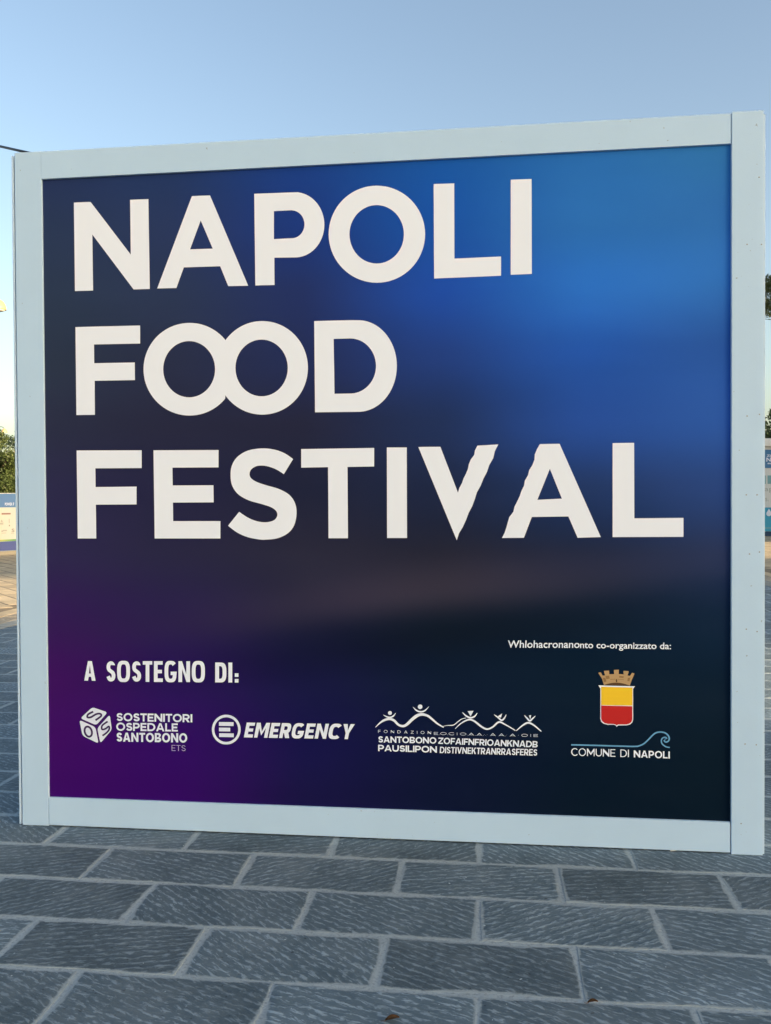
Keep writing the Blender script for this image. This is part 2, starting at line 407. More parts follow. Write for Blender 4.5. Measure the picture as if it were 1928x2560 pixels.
part('side_board', box_mesh('side_board', SIGN_W+0.0012, SIGN_W+0.0082, 0.002, SIGN_D, 0.004, H-0.010, bev=0.0012), M['side_paint'])
part('back_board', box_mesh('back_board', -0.006, SIGN_W+0.001, SIGN_D-0.018, SIGN_D-0.001, 0.004, H-0.006, bev=0.0012), M['side_paint'])
part('top_board', box_mesh('top_board', 0.0, SIGN_W, 0.0185, SIGN_D-0.019, H-0.022, H-0.006), M['plywood'])
for x in (0.0, WL-0.03, SIGN_W*0.36, SIGN_W*0.66, SIGN_W-WR-0.012, SIGN_W-0.045):
    x0 = -0.0063 if x == 0.0 else x
    part('batten', box_mesh('batten', x0, x0+0.045, 0.024, 0.069, 0.001, H-0.023), M['brown_wood'])
for u, vv in ((1898, 443), (1868, 611), (1904, 611), (1868, 1040), (1899, 1036), (1866, 1237), (1893, 1237), (1874, 1385), (1899, 1380),
              (1866, 1573), (1893, 1579), (1863, 1860), (1891, 1862), (1853, 2059)):
    q = on_plane(u, vv, -0.004)
    bm = bmesh.new(); bmesh.ops.create_cone(bm, cap_ends=True, segments=10, radius1=0.0032, radius2=0.0022, depth=0.0016,
                      matrix=Matrix.Translation((q[0], -0.0044, q[2])) @ Matrix.Rotation(math.pi/2, 4, 'X'))
    part('screw', bm_mesh('screw', bm), M['screw_steel'])

# --- printed canvas: colours of the artwork at a grid of points (photo pixels -> print)
YP = 0.0115
GC = [  # rows top -> bottom, columns left -> right across the print (sRGB of the artwork)
    [(38, 50, 88), (36, 54, 98), (26, 60, 132), (22, 82, 158), (38, 102, 168), (44, 110, 166)],
    [(43, 55, 84), (42, 54, 92), (28, 54, 124), (22, 78, 160), (42, 106, 174), (42, 102, 166)],
    [(44, 55, 78), (44, 54, 84), (34, 46, 96), (28, 68, 152), (36, 92, 166), (40, 92, 156)],
    [(44, 52, 72), (42, 46, 72), (34, 42, 84), (30, 54, 116), (32, 76, 156), (38, 80, 152)],
    [(44, 46, 70), (40, 40, 64), (36, 36, 60), (30, 44, 84), (34, 68, 140), (40, 78, 148)],
    [(44, 40, 74), (38, 36, 66), (30, 32, 56), (26, 34, 62), (28, 46, 88), (36, 60, 114)],
    [(46, 38, 78), (42, 38, 68), (42, 40, 60), (30, 32, 50), (22, 34, 62), (30, 48, 86)],
    [(52, 24, 84), (38, 26, 74), (24, 26, 54), (18, 28, 44), (16, 30, 46), (22, 36, 56)],
    [(64, 14, 92), (42, 18, 86), (26, 22, 66), (16, 26, 46), (12, 28, 42), (14, 30, 44)],
    [(66, 8, 98), (52, 8, 98), (26, 18, 72), (16, 20, 48), (8, 24, 38), (8, 26, 36)],
    [(62, 6, 98), (54, 4, 96), (28, 18, 66), (18, 20, 46), (8, 22, 34), (8, 24, 34)],
]
G = np.array([[lin(c) for c in r] for r in GC])
nr, nc = G.shape[:2]
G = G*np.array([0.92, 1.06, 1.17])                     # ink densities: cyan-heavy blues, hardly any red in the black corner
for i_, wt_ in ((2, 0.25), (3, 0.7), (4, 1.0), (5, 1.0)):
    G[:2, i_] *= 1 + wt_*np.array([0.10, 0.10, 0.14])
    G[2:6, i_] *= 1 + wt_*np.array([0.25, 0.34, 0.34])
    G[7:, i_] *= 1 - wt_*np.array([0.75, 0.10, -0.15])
x0, x1, z0, z1 = WL-0.02, SIGN_W-WR+0.02, B1-0.02, H-TR+0.02
NX, NZ = 120, 120
def smooth(t): return t*t*(3-2*t)
verts, faces, cols = [], [], []
for j in range(NZ+1):
    for i in range(NX+1):
        s, t = i/NX, j/NZ
        verts.append((x0+(x1-x0)*s, YP, z1+(z0-z1)*t))
        a, b_ = s*(nc-1), t*(nr-1)
        ia, ib = min(int(a), nc-2), min(int(b_), nr-2); fa, fb = a-ia, smooth(b_-ib)*0.5+(b_-ib)*0.5
        fa = smooth(fa)*0.5+fa*0.5
        c = (G[ib, ia]*(1-fa)+G[ib, ia+1]*fa)*(1-fb) + (G[ib+1, ia]*(1-fa)+G[ib+1, ia+1]*fa)*fb
        # soft diagonal streak and sheen bands painted into the print colours
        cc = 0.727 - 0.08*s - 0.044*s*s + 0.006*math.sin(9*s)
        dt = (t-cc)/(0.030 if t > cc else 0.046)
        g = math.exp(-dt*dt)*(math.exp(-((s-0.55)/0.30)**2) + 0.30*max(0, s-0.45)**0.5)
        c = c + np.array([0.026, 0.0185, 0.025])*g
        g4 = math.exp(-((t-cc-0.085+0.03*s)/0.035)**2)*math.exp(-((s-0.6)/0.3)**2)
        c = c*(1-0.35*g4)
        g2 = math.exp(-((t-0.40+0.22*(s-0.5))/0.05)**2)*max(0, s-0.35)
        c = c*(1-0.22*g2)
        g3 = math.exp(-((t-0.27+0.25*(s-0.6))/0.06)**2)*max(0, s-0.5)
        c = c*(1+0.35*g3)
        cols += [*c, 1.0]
for j in range(NZ):
    for i in range(NX):
        a = j*(NX+1)+i; faces.append((a, a+NX+1, a+NX+2, a+1))
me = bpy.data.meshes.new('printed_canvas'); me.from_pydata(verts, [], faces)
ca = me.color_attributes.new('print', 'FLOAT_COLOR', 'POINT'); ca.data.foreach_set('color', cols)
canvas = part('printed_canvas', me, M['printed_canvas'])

# --- lettering helpers
def fill_mesh(name, loops):
    """loops of (x, z) in metres on the sign plane, even-odd filled, facing the viewer"""
    cu = bpy.data.curves.new(name, 'CURVE'); cu.dimensions = '2D'; cu.fill_mode = 'BOTH'
    for lp in loops:
        sp = cu.splines.new('POLY'); sp.points.add(len(lp)-1); sp.use_cyclic_u = True
        for p, (x, z) in zip(sp.points, lp): p.co = (x, z, 0, 1)
    o = bpy.data.objects.new(name, cu); COL.objects.link(o)
    dg = bpy.context.evaluated_depsgraph_get(); dg.update()
    me = bpy.data.meshes.new_from_object(o.evaluated_get(dg))
    bpy.data.objects.remove(o); bpy.data.curves.remove(cu)
    me.name = name
    return me
def stand(me, y):
    for v in me.vertices: v.co = (v.co.x, y, v.co.y)
    me.update()
    return me
def P(u, v):
    q = on_plane(u, v, YP); return (q[0], q[2])
class Z:                                        # a zoomed window of the photograph: local coords -> photo px -> sign plane
    def __init__(s, ox, oy, sc): s.o = (ox, oy, sc)
    def __call__(s, pts): return [P(s.o[0]+x*s.o[2], s.o[1]+y*s.o[2]) for x, y in pts]
    def px(s, x, y): return (s.o[0]+x*s.o[2], s.o[1]+y*s.o[2])
def ell(cx, cy, rx, ry, a0=0, a1=360, n=64):
    return [(cx+rx*math.cos(math.radians(a0+(a1-a0)*k/n)), cy+ry*math.sin(math.radians(a0+(a1-a0)*k/n))) for k in range(n+(0 if abs(a1-a0) == 360 else 1))]
def glyph(name, loops, m_='white_vinyl', parent=canvas, lift=0.0012):
    return part(name, stand(fill_mesh(name, loops), YP-lift), M[m_], parent)
def catmull(pts, k=8, closed=False):
    out = []; n = len(pts)
    rng_ = range(n) if closed else range(n-1)
    for i in rng_:
        p0, p1, p2, p3 = (pts[(i-1) % n] if closed or i > 0 else pts[0]), pts[i], pts[(i+1) % n], (pts[(i+2) % n] if closed or i < n-2 else pts[-1])
        for q in range(k):
            t = q/k
            out.append(tuple(0.5*(2*p1[d]+(p2[d]-p0[d])*t+(2*p0[d]-5*p1[d]+4*p2[d]-p3[d])*t*t+(3*p1[d]-p0[d]-3*p2[d]+p3[d])*t**3) for d in (0, 1)))
    if not closed: out.append(pts[-1])
    return out
def stroke(pts, wd, taper=None, k=8):
    c = catmull(pts, k); L, Rr = [], []
    for i, (x, y) in enumerate(c):
        a = c[max(0, i-1)]; b = c[min(len(c)-1, i+1)]; dx, dy = b[0]-a[0], b[1]-a[1]; d = math.hypot(dx, dy) or 1
        ww = wd/2 if taper is None else wd/2*np.interp(i/(len(c)-1), [q/(len(taper)-1) for q in range(len(taper))], taper)
        L.append((x-dy/d*ww, y+dx/d*ww)); Rr.append((x+dy/d*ww, y-dx/d*ww))
    return L + Rr[::-1]
def text(name, body, bl, br, tl, weight=0.0, shear=0.0, space=1.0, m_='white_vinyl', y=None, xform=None, parent=canvas, word=1.0):
    """a line of print fitted to three corners given in photo pixels (or in metres with xform)"""
    cu = bpy.data.curves.new(name, 'FONT'); cu.body = body; cu.offset = weight; cu.shear = shear; cu.space_character = space; cu.space_word = word; cu.resolution_u = 3
    cu.fill_mode = 'FRONT'
    o = bpy.data.objects.new(name, cu); COL.objects.link(o)
    dg = bpy.context.evaluated_depsgraph_get(); dg.update()
    me = bpy.data.meshes.new_from_object(o.evaluated_get(dg)); bpy.data.objects.remove(o); bpy.data.curves.remove(cu); me.name = name
    co = np.array([v.co[:] for v in me.vertices]); lo, hi = co.min(0), co.max(0)
    f = xform or P
    A, B, C = np.array(f(*bl)), np.array(f(*br)), np.array(f(*tl))
    for v in me.vertices:
        s, t = (v.co.x-lo[0])/(hi[0]-lo[0]), (v.co.y-lo[1])/(hi[1]-lo[1])
        q = A + (B-A)*s + (C-A)*t
        v.co = (q[0], (YP-0.0012) if y is None else y, q[1])
    me.update()
    return part(name, me, M[m_], parent)

# --- a plain geometric alphabet for the small print
def sup(cx, cy, a, b, n, a0, a1, k=28):
    o = []
    for i in range(k+1):
        t = math.radians(a0+(a1-a0)*i/k); c, s_ = math.cos(t), math.sin(t)
        o.append((cx+a*math.copysign(abs(c)**(2/n), c), cy+b*math.copysign(abs(s_)**(2/n), s_)))
    return o
WID = dict(A=0.82, B=0.70, C=0.78, D=0.78, E=0.60, F=0.57, G=0.82, I=0.0, K=0.72, L=0.56, M=0.92, N=0.78, O=0.88, P=0.66, R=0.70, S=0.64, T=0.64, U=0.74, V=0.80, Y=0.76, Z=0.66)
def cap(ch, w, t, n=2.0):
    """outline loops of a capital in a box w wide and 1 high; t = stroke, n = squareness of the round letters"""
    s_ = t*0.92; d = t*1.12
    if ch == 'I': return [[(0, 0), (t, 0), (t, 1), (0, 1)]]
    if ch == 'O': return [sup(w/2, .5, w/2, .515, n, 0, 360, 48)[:-1], sup(w/2, .5, w/2-t, .515-s_, n, 0, 360, 40)[:-1]]
    if ch == 'C': return [sup(w/2, .5, w/2, .515, n, 42, 318, 40) + sup(w/2, .5, w/2-t, .515-s_, n, 318, 42, 36)]
    if ch == 'G': return [sup(w/2, .5, w/2, .515, n, 42, 338, 40) + [(w, .5), (w*.5, .5), (w*.5, .5-s_), (w-t*1.05, .5-s_)] + sup(w/2, .5, w/2-t, .515-s_, n, 318, 42, 36)]
    if ch == 'D': return [[(0, 0)] + sup(w*.42, .5, w*.58, .5, n, -90, 90) + [(0, 1)], [(t, s_)] + sup(w*.42, .5, w*.58-t, .5-s_, n, -90, 90) + [(t, 1-s_)]]
    if ch == 'P': return [[(0, 0), (t, 0)] + [(t, .31)] + sup(w*.5, .655, w*.5, .345, n, -90, 90) + [(0, 1)], [(t, .31+s_)] + sup(w*.5, .655, w*.5-t, .345-s_, n, -90, 90) + [(t, 1-s_)]]
    if ch == 'R': return [[(0, 0), (t, 0), (t, .33), (w*.40, .33), (w-d*1.1, 0), (w, 0), (w*.40+d*1.12, .355)] + sup(w*.5, .665, w*.48, .335, n, -50, 90) + [(0, 1)], [(t, .33+s_)] + sup(w*.48, .665, w*.5-t, .335-s_, n, -90, 90) + [(t, 1-s_)]]
    if ch == 'B': return [[(0, 0)] + sup(w*.55, .27, w*.45, .27, n, -90, 78, 16) + sup(w*.52, .76, w*.42, .24, n, -72, 90, 16) + [(0, 1)],
                          [(t, s_)] + sup(w*.55, .27, w*.45-t, max(.05, .27-s_), n, -90, 90, 14) + [(t, .54-s_)], [(t, .54)] + sup(w*.5, .77-s_*.5, w*.44-t, max(.04, (.46-s_)/2), n, -90, 90, 14) + [(t, 1-s_)]]
    if ch == 'U': return [[(0, 1), (t, 1)] + sup(w/2, .4, w/2-t, .4-s_, n, 180, 360, 20) + [(w-t, 1), (w, 1)] + sup(w/2, .4, w/2, .415, n, 360, 180, 24)]
    if ch == 'S':
        c = [(.93, .79), (.76, .92), (.5, .97), (.2, .91), (.07, .76), (.17, .60), (.48, .51), (.82, .41), (.95, .25), (.82, .08), (.5, .03), (.24, .07), (.03, .22)]
        return [stroke([(t/2+(w-t)*x, s_/2-.012+(1.024-s_)*y) for x, y in c], (t+s_)/2, k=5)]
    Q = {'N': [(0, 0), (0, 1), (t*.95, 1), (w-t, .38), (w-t, 1), (w, 1), (w, 0), (w-t*.95, 0), (t, .62), (t, 0)],
         'M': [(0, 0), (0, 1), (d, 1), (w/2, .42), (w-d, 1), (w, 1), (w, 0), (w-t, 0), (w-t, .64), (w/2, .14), (t, .64), (t, 0)],
         'E': [(0, 0), (w, 0), (w, s_), (t, s_), (t, .5-s_/2), (w*.9, .5-s_/2), (w*.9, .5+s_/2), (t, .5+s_/2), (t, 1-s_), (w*.98, 1-s_), (w*.98, 1), (0, 1)],
         'F': [(0, 0), (t, 0), (t, .46-s_/2), (w*.92, .46-s_/2), (w*.92, .46+s_/2), (t, .46+s_/2), (t, 1-s_), (w, 1-s_), (w, 1), (0, 1)],
         'L': [(0, 0), (w, 0), (w, s_), (t, s_), (t, 1), (0, 1)],
         'T': [(w/2-t/2, 0), (w/2+t/2, 0), (w/2+t/2, 1-s_), (w, 1-s_), (w, 1), (0, 1), (0, 1-s_), (w/2-t/2, 1-s_)],
         'V': [(0, 1), (d, 1), (w/2, .3), (w-d, 1), (w, 1), (w/2+d*.42, 0), (w/2-d*.42, 0)],
         'Y': [(0, 1), (d*1.1, 1), (w/2, .58), (w-d*1.1, 1), (w, 1), (w/2+t/2, .4), (w/2+t/2, 0), (w/2-t/2, 0), (w/2-t/2, .4)],
         'K': [(0, 0), (t, 0), (t, .3), (w*.42, .48), (w-d*1.15, 0), (w, 0), (w*.6, .62), (w, 1), (w-d*1.15, 1), (t, .5), (t, 1), (0, 1)],
         'Z': [(0, 0), (w, 0), (w, s_), (t*1.2, s_), (w, 1-s_), (w, 1), (0, 1), (0, 1-s_), (w-t*1.2, 1-s_), (0, s_)]}
    if ch == 'A':
        f = lambda y: w/2*(1-y); e = d*.95
        hy0, hy1 = .2, .2+s_*.95
        o = [(0, 0), (w/2-e*.52, 1), (w/2+e*.52, 1), (w, 0), (w-e, 0), (w-e-(w/2-e*.48)*hy0, hy0), (e+(w/2-e*.48)*hy0, hy0), (e, 0)]
        ap = .78
        k_ = (w/2-e)/1.0
        return [o, [(e+(w/2-e)*hy1/ap, hy1), (w-e-(w/2-e)*hy1/ap, hy1), (w/2, ap)]]
    return [Q[ch]]
def caps(z, body, bl, br, tl, t=0.17, gap=0.10, space=0.38, n=2.0, slant=0.0, m_='white_vinyl', name='letter'):
    A, B, C = (np.array(P(*z.px(*q))) for q in (bl, br, tl))
    asp = np.linalg.norm(B-A)/np.linalg.norm(C-A)
    fixed = sum((t if c == 'I' else space if c == ' ' else 0.10 if c in '.-' else 0.0) for c in body) + gap*(len(body)-1) + slant
    k = (asp-fixed)/max(1e-6, sum(WID.get(c, 0.0) for c in body))
    x = 0.0
    for c in body:
        if c == ' ': x += space+gap; continue
        if c == '.': loops, w_ = [[(0, 0), (.10, 0), (.10, .16), (0, .16)]], .10
        elif c == '-': loops, w_ = [[(0, .4), (.10, .4), (.10, .52), (0, .52)]], .10
        else:
            w_ = t if c == 'I' else WID[c]*k; loops = cap(c, w_, min(t, w_*0.42 if c != 'I' else t), n)
            if c in 'CGS':
                mxx = max(q[0] for l in loops for q in l); loops = [[(q[0]*w_/mxx, q[1]) for q in l] for l in loops]
        lp = [[tuple(A + (B-A)*((x+a+slant*b)/asp) + (C-A)*b) for a, b in l] for l in loops]
        glyph(name, lp, m_)
        x += w_+gap

# --- NAPOLI / FOOD / FESTIVAL
S_ = 964/1666
A1, A2, A3, A4 = Z(0, 200, S_), Z(964, 200, S_), Z(0, 760, S_), Z(964, 760, S_)
glyph('letter', [A1([(320, 530), (392, 527), (566, 755), (563, 518), (642, 515), (648, 903), (578, 905), (400, 668), (403, 910), (325, 912)])])
glyph('letter', [A1([(830, 502), (908, 499), (1073, 889), (987, 891), (952, 805), (795, 810), (763, 899), (680, 901)]), A1([(868, 607), (920, 729), (822, 732)])])
bowl = [(1099, 492), (1290, 485)] + ell(1275, 626, 127, 141, -83, 86, 30) + [(1270, 767), (1186, 768), (1187, 886), (1104, 888)]
glyph('letter', [A1(bowl), A1([(1184, 567), (1262, 563)] + ell(1262, 624, 54, 60, -88, 88, 22) + [(1184, 688)])])
O1 = [(822+ (1063-822)/2 + (1063-822)/2*math.cos(t), 585.7+121.3*math.sin(t)) for t in np.linspace(0, 2*math.pi, 72, endpoint=False)]
O1i = [(942 + 68*math.cos(t), 586+73*math.sin(t)) for t in np.linspace(0, 2*math.pi, 64, endpoint=False)]
glyph('letter', [[P(*q) for q in O1], [P(*q) for q in O1i]])
glyph('letter', [A2([(208, 450), (297, 447), (298, 772), (499, 763), (499, 846), (210, 858)])])
glyph('letter', [A2([(541, 431), (631, 428), (632, 838), (541, 842)])])
glyph('letter', [A3([(327, 100), (606, 93), (606, 171), (407, 175), (408, 256), (583, 253), (584, 329), (410, 332), (411, 479), (331, 480)])])
c1, c2 = (820, 282, 199, 200), (1134, 276, 197, 202)
l_ = ell(*c1, 0, 360, 200); r_ = ell(*c2, 0, 360, 200)
xm = 974.5
outer = sorted([q for q in l_ if q[0] < xm], key=lambda q: math.atan2(q[1]-282, q[0]-820) % (2*math.pi)) + \
        sorted([q for q in r_ if q[0] >= xm], key=lambda q: math.atan2(q[1]-276, q[0]-1134))
glyph('joined_letters', [A3(outer), A3(ell(818, 282, 112, 121.5)), A3(ell(1131, 276.5, 113, 122.5))])
glyph('letter', [A3([(1358, 74), (1520, 70)] + ell(1548, 268, 165*1.013+0, 198, -92, 92, 36) + [(1540, 466), (1362, 468)]),
                   A3([(1442, 151), (1512, 149)] + ell(1514, 268, 111, 119, -90, 88, 30) + [(1446, 388)])])
glyph('letter', [A3([(332, 633), (613, 632), (613, 709), (413, 710), (414, 791), (591, 789), (591, 866), (415, 867), (417, 1013), (337, 1013)])])
glyph('letter', [A3([(664, 632), (945, 631), (945, 706), (746, 707), (747, 784), (923, 783), (924, 857), (748, 858), (749, 938), (953, 938), (953, 1013), (669, 1013)])])
sp = [(1267, 670), (1230, 645), (1185, 629), (1130, 624), (1070, 634), (1025, 662), (1002, 700), (997, 742), (1004, 785), (1030, 822), (1075, 848), (1130, 864), (1170, 877), (1193, 893), (1199, 912),
      (1190, 930), (1170, 940), (1140, 943), (1105, 937), (1070, 922), (1034, 898)]
sq = [(986, 958), (1025, 987), (1070, 1007), (1120, 1017), (1150, 1018), (1200, 1012), (1245, 990), (1272, 955), (1282, 905), (1275, 860), (1250, 824), (1205, 799), (1150, 783), (1108, 768),
      (1085, 752), (1079, 735), (1085, 716), (1105, 702), (1130, 698), (1160, 702), (1195, 715), (1227, 735)]
glyph('letter', [A3(catmull(sp, 4) + catmull(sq, 4))])
glyph('letter', [A3([(1302, 627), (1617, 622), (1617, 702), (1502, 704), (1504, 1012), (1420, 1012), (1418, 705), (1302, 707)])])
glyph('letter', [A4([(6, 620), (92, 620), (93, 1011), (7, 1011)])])
rg = random.Random(3)
def rough_line(a, b, n, j):                    # the torn-looking edges of the V and the last A
    return [(a[0]+(b[0]-a[0])*k/n + (rg.uniform(-j, j) if 0 < k < n else 0), a[1]+(b[1]-a[1])*k/n) for k in range(n)]
glyph('letter', [A4([(142, 618), (237, 617)] + rough_line((313, 815), (397, 612), 10, 4) + [(397, 612)] + rough_line((487, 607), (308, 1021), 14, 4) + [(308, 1021)])])
glyph('letter', [A4([(667, 605), (752, 604), (930, 1007), (830, 1010), (790, 918), (632, 920), (598, 1010), (503, 1011)] + rough_line((503, 1011), (667, 605), 18, 5)[1:]), A4([(710, 712), (762, 841), (656, 846)])])
glyph('letter', [A4([(981, 601), (1074, 600), (1075, 926), (1287, 924), (1287, 1006), (981, 1007)])])

# --- small print
ZA, ZD, ZE, ZF, ZC, ZG = Z(180, 1640, 740/1666), Z(180, 1750, 320/1666), Z(520, 1770, 400/1666), Z(920, 1740, 460/1666), Z(1460, 1640, 240/1666), Z(900, 1560, 820/1666)
def zt(z, name, body, bl, br, tl, **k): return text(name, body, z.px(*bl), z.px(*br), z.px(*tl), **k)
caps(ZA, 'A', (70, 138), (134, 139), (70, 28), t=0.19)
caps(ZA, 'SOSTEGNO', (193, 144), (749, 147), (193, 28), t=0.185, gap=0.085, n=3.0)
caps(ZA, 'DI', (807, 148), (903, 149), (807, 36), t=0.2, gap=0.10, n=3.0)
for yy in (97, 129):
    glyph('colon_dot', [ZA([(917, yy), (938, yy), (938, yy+20), (917, yy+20)])])
caps(ZD, 'SOSTENITORI', (580, 272), (1568, 290), (580, 168), t=0.225, gap=0.09, m_='cool_vinyl')
caps(ZD, 'OSPEDALE', (578, 398), (1380, 410), (578, 293), t=0.225, gap=0.09, m_='cool_vinyl')
caps(ZD, 'SANTOBONO', (580, 540), (1502, 553), (580, 422), t=0.225, gap=0.09, m_='cool_vinyl')
caps(ZD, 'ETS', (1300, 660), (1480, 664), (1300, 585), t=0.09, gap=0.16, m_='lilac_print')
caps(ZE, 'EMERGENCY', (375, 305), (1530, 325), (375, 150), t=0.23, gap=0.10, n=2.8, slant=0.2)
glyph('emblem_ring', [ZE(ell(192, 224, 150, 155)), ZE(ell(192, 224, 124, 128))], 'cool_vinyl')
for q in ([(116, 145), (268, 147), (268, 187), (116, 185)], [(116, 203), (233, 205), (233, 244), (116, 242)], [(118, 262), (270, 264), (270, 303), (118, 301)]):
    glyph('emblem_bar', [ZE(q)], 'cool_vinyl')
def rounded(pts, r=0.22, k=5):
    out = []; n = len(pts)
    for i in range(n):
        a, b, c = np.array(pts[i-1]), np.array(pts[i]), np.array(pts[(i+1) % n])
        p, q = b+(a-b)*r, b+(c-b)*r
        out += [tuple((1-t)**2*p + 2*t*(1-t)*b + t*t*q) for t in np.linspace(0, 1, k)]
    return out
for f_ in ([(112, 238), (268, 92), (466, 160), (318, 328)], [(98, 258), (308, 352), (348, 566), (140, 465)], [(494, 190), (522, 385), (372, 562), (332, 365)]):
    glyph('dice_face', [ZD(rounded(f_, 0.17))], 'cool_vinyl')
glyph('dice_letter', [ZD(stroke([(280, 150), (215, 185), (205, 222), (250, 222), (320, 182), (372, 178), (382, 208), (310, 262)], 24, k=6))], 'dice_ink', lift=0.0022)
glyph('dice_letter', [ZD(stroke([(468, 278), (398, 330), (396, 380), (440, 372), (484, 342), (487, 382), (450, 428), (400, 462)], 22, k=6))], 'dice_ink', lift=0.0022)
rot = lambda L, a, c: [(c[0]+(x-c[0])*math.cos(a)-(y-c[1])*math.sin(a), c[1]+(x-c[0])*math.sin(a)+(y-c[1])*math.cos(a)) for x, y in L]
glyph('dice_letter', [ZD(rot(ell(216, 410, 58, 80), -0.32, (216, 410))), ZD(rot(ell(216, 410, 33, 54), -0.32, (216, 410)))], 'dice_ink', lift=0.0022)
glyph('hill_line', [ZF(stroke([(68, 283), (110, 243), (150, 218), (198, 207), (238, 222), (275, 258), (318, 272), (355, 255), (400, 212), (445, 178), (490, 166), (540, 178), (580, 208), (630, 250), (686, 283)], 22, [0.2, 0.9, 1.0, 0.9, 1.1, 1.3, 1.0, 0.8, 0.5]))])
glyph('hill_line', [ZF(stroke([(680, 274), (720, 266), (775, 262), (815, 232), (850, 208), (890, 198)], 8, [0.4, 1, 1, 0.6]))])
glyph('hill_line', [ZF(stroke([(790, 296), (845, 246), (910, 214), (960, 225), (1030, 278), (1080, 299), (1130, 280), (1185, 236), (1240, 256), (1336, 312)], 16, [0.3, 0.9, 1.1, 0.9, 1, 0.5]))])
glyph('hill_line', [ZF(stroke([(1344, 314), (1400, 266), (1450, 242), (1500, 262), (1570, 320)], 16, [0.4, 1, 1, 0.5]))])
for hx, hy, hr, arms in ((200, 153, 18, [(140, 170), (170, 187), (200, 193), (230, 181), (252, 153)]), (473, 97, 21, [(408, 98), (440, 130), (478, 142), (515, 132), (553, 95)])):
    glyph('figure_head', [ZF(ell(hx, hy, hr, hr, n=24))]); glyph('figure_arms', [ZF(stroke(arms, 13, [0.2, 1, 1.1, 1, 0.2]))])
for arms, body in (([(855, 147), (890, 180), (928, 196), (965, 185), (990, 153)], [(903, 136), (957, 133), (930, 184)]),
                   ([(1143, 168), (1180, 195), (1210, 219), (1235, 200), (1252, 168)], [(1176, 184), (1216, 156), (1204, 196)]),
                   ([(1418, 175), (1440, 200), (1465, 224), (1490, 205), (1516, 180)], [(1458, 176), (1478, 172), (1470, 212)])):
    glyph('figure_arms', [ZF(stroke(arms, 14, [0.3, 1, 1.1, 1, 0.3]))]); glyph('figure_body', [ZF(body)], lift=0.0017)
caps(ZF, 'FONDAZION', (93, 332), (572, 345), (93, 306), t=0.13, gap=1.15)
caps(ZF, 'E.O.C I O.A.A.-.- A A.- A - O I E', (598, 350), (1540, 370), (598, 326), t=0.14, gap=0.36, space=0.3)
caps(ZF, 'SANTOBONO', (93, 420), (620, 431), (93, 363), t=0.225, gap=0.07)
caps(ZF, 'PAUSILIPON', (93, 498), (625, 513), (93, 440), t=0.225, gap=0.08)
caps(ZF, 'ZOFAIFNFRIOANKNADB', (636, 432), (1540, 466), (636, 375), t=0.21, gap=0.07, slant=0.06)
caps(ZF, 'DISTIVNEKTRANRRASFERES', (650, 516), (1535, 540), (650, 458), t=0.18, gap=0.07, slant=0.06)
zt(ZG, 'caption', 'Whlohacronano', (752, 121), (1116, 122), (752, 83), weight=0.012, shear=0.05)
zt(ZG, 'caption', 'nto co-organizzato da:', (1118, 133), (1580, 139), (1118, 89), weight=0.014)
caps(ZG, 'COMUNE DI', (1073, 668), (1366, 676), (1073, 630), t=0.125, gap=0.13)
caps(ZG, 'NAPOLI', (1391, 677), (1574, 683), (1391, 641), t=0.2, gap=0.10)
glyph('wave_line', [ZC(stroke([(-221, 1540), (0, 1545), (400, 1556), (870, 1568), (950, 1560), (1040, 1520), (1120, 1448), (1190, 1375), (1250, 1332), (1330, 1318), (1410, 1335), (1463, 1380), (1481, 1430), (1466, 1473), (1430, 1492), (1402, 1482), (1392, 1456)], 25))], 'sky_blue_print')
glyph('wave_line', [ZC(stroke([(1396, 1462), (1412, 1440), (1433, 1450), (1432, 1420), (1400, 1408), (1358, 1428), (1342, 1470), (1355, 1520), (1400, 1560), (1440, 1578), (1488, 1585)], 22))], 'sky_blue_print', lift=0.0017)
glyph('shield_rim', [ZC([(250, 508), (885, 524), (852, 570), (853, 1100), (840, 1150), (800, 1186), (740, 1202), (612, 1202), (587, 1208), (569, 1232), (550, 1203), (520, 1192), (420, 1192), (350, 1177), (300, 1142), (284, 1090), (284, 560)])])
glyph('shield_field', [ZC([(299, 532), (842, 546), (840, 857), (299, 850)])], 'yellow_print', lift=0.0020)
glyph('shield_field', [ZC([(299, 858), (838, 870), (838, 1090), (825, 1140), (790, 1170), (740, 1185), (605, 1185), (582, 1190), (569, 1207), (556, 1190), (520, 1178), (420, 1176), (355, 1160), (315, 1124), (299, 1085)])], 'red_print', lift=0.0020)
glyph('crown', [ZC([(345, 500), (318, 400), (253, 300), (258, 285), (295, 285), (325, 340), (368, 335), (350, 280), (350, 256), (435, 252), (437, 280), (440, 315), (525, 312), (520, 262), (522, 240), (605, 237), (605, 262), (603, 312), (690, 318), (685, 282), (688, 256), (775, 262), (775, 285), (755, 335), (800, 345), (835, 290), (875, 302), (870, 322), (825, 425), (797, 511)])], 'crown_light_print')
glyph('crown_arch', [ZC([(345, 501)] + [(345+455*k/16, 501+11*k/16-46*math.sin(math.pi*k/16)) for k in range(1, 16)] + [(800, 512)])], 'crown_dark_print', lift=0.0018)
for q in ([(372, 345), (438, 338), (446, 392), (388, 400)], [(612, 345), (690, 350), (686, 380), (612, 372)], [(328, 380), (370, 375), (392, 440), (348, 452)], [(760, 380), (808, 372), (790, 440), (752, 432)], [(456, 400), (545, 396), (545, 404), (458, 409)], [(585, 396), (690, 404), (690, 412), (585, 404)]):
    glyph('crown_shade', [ZC(q)], 'crown_print', lift=0.0018)
glyph('crown_gate', [ZC([(553, 450), (553, 410), (564, 396), (576, 410), (576, 452)])], 'crown_dark_print', lift=0.0022)

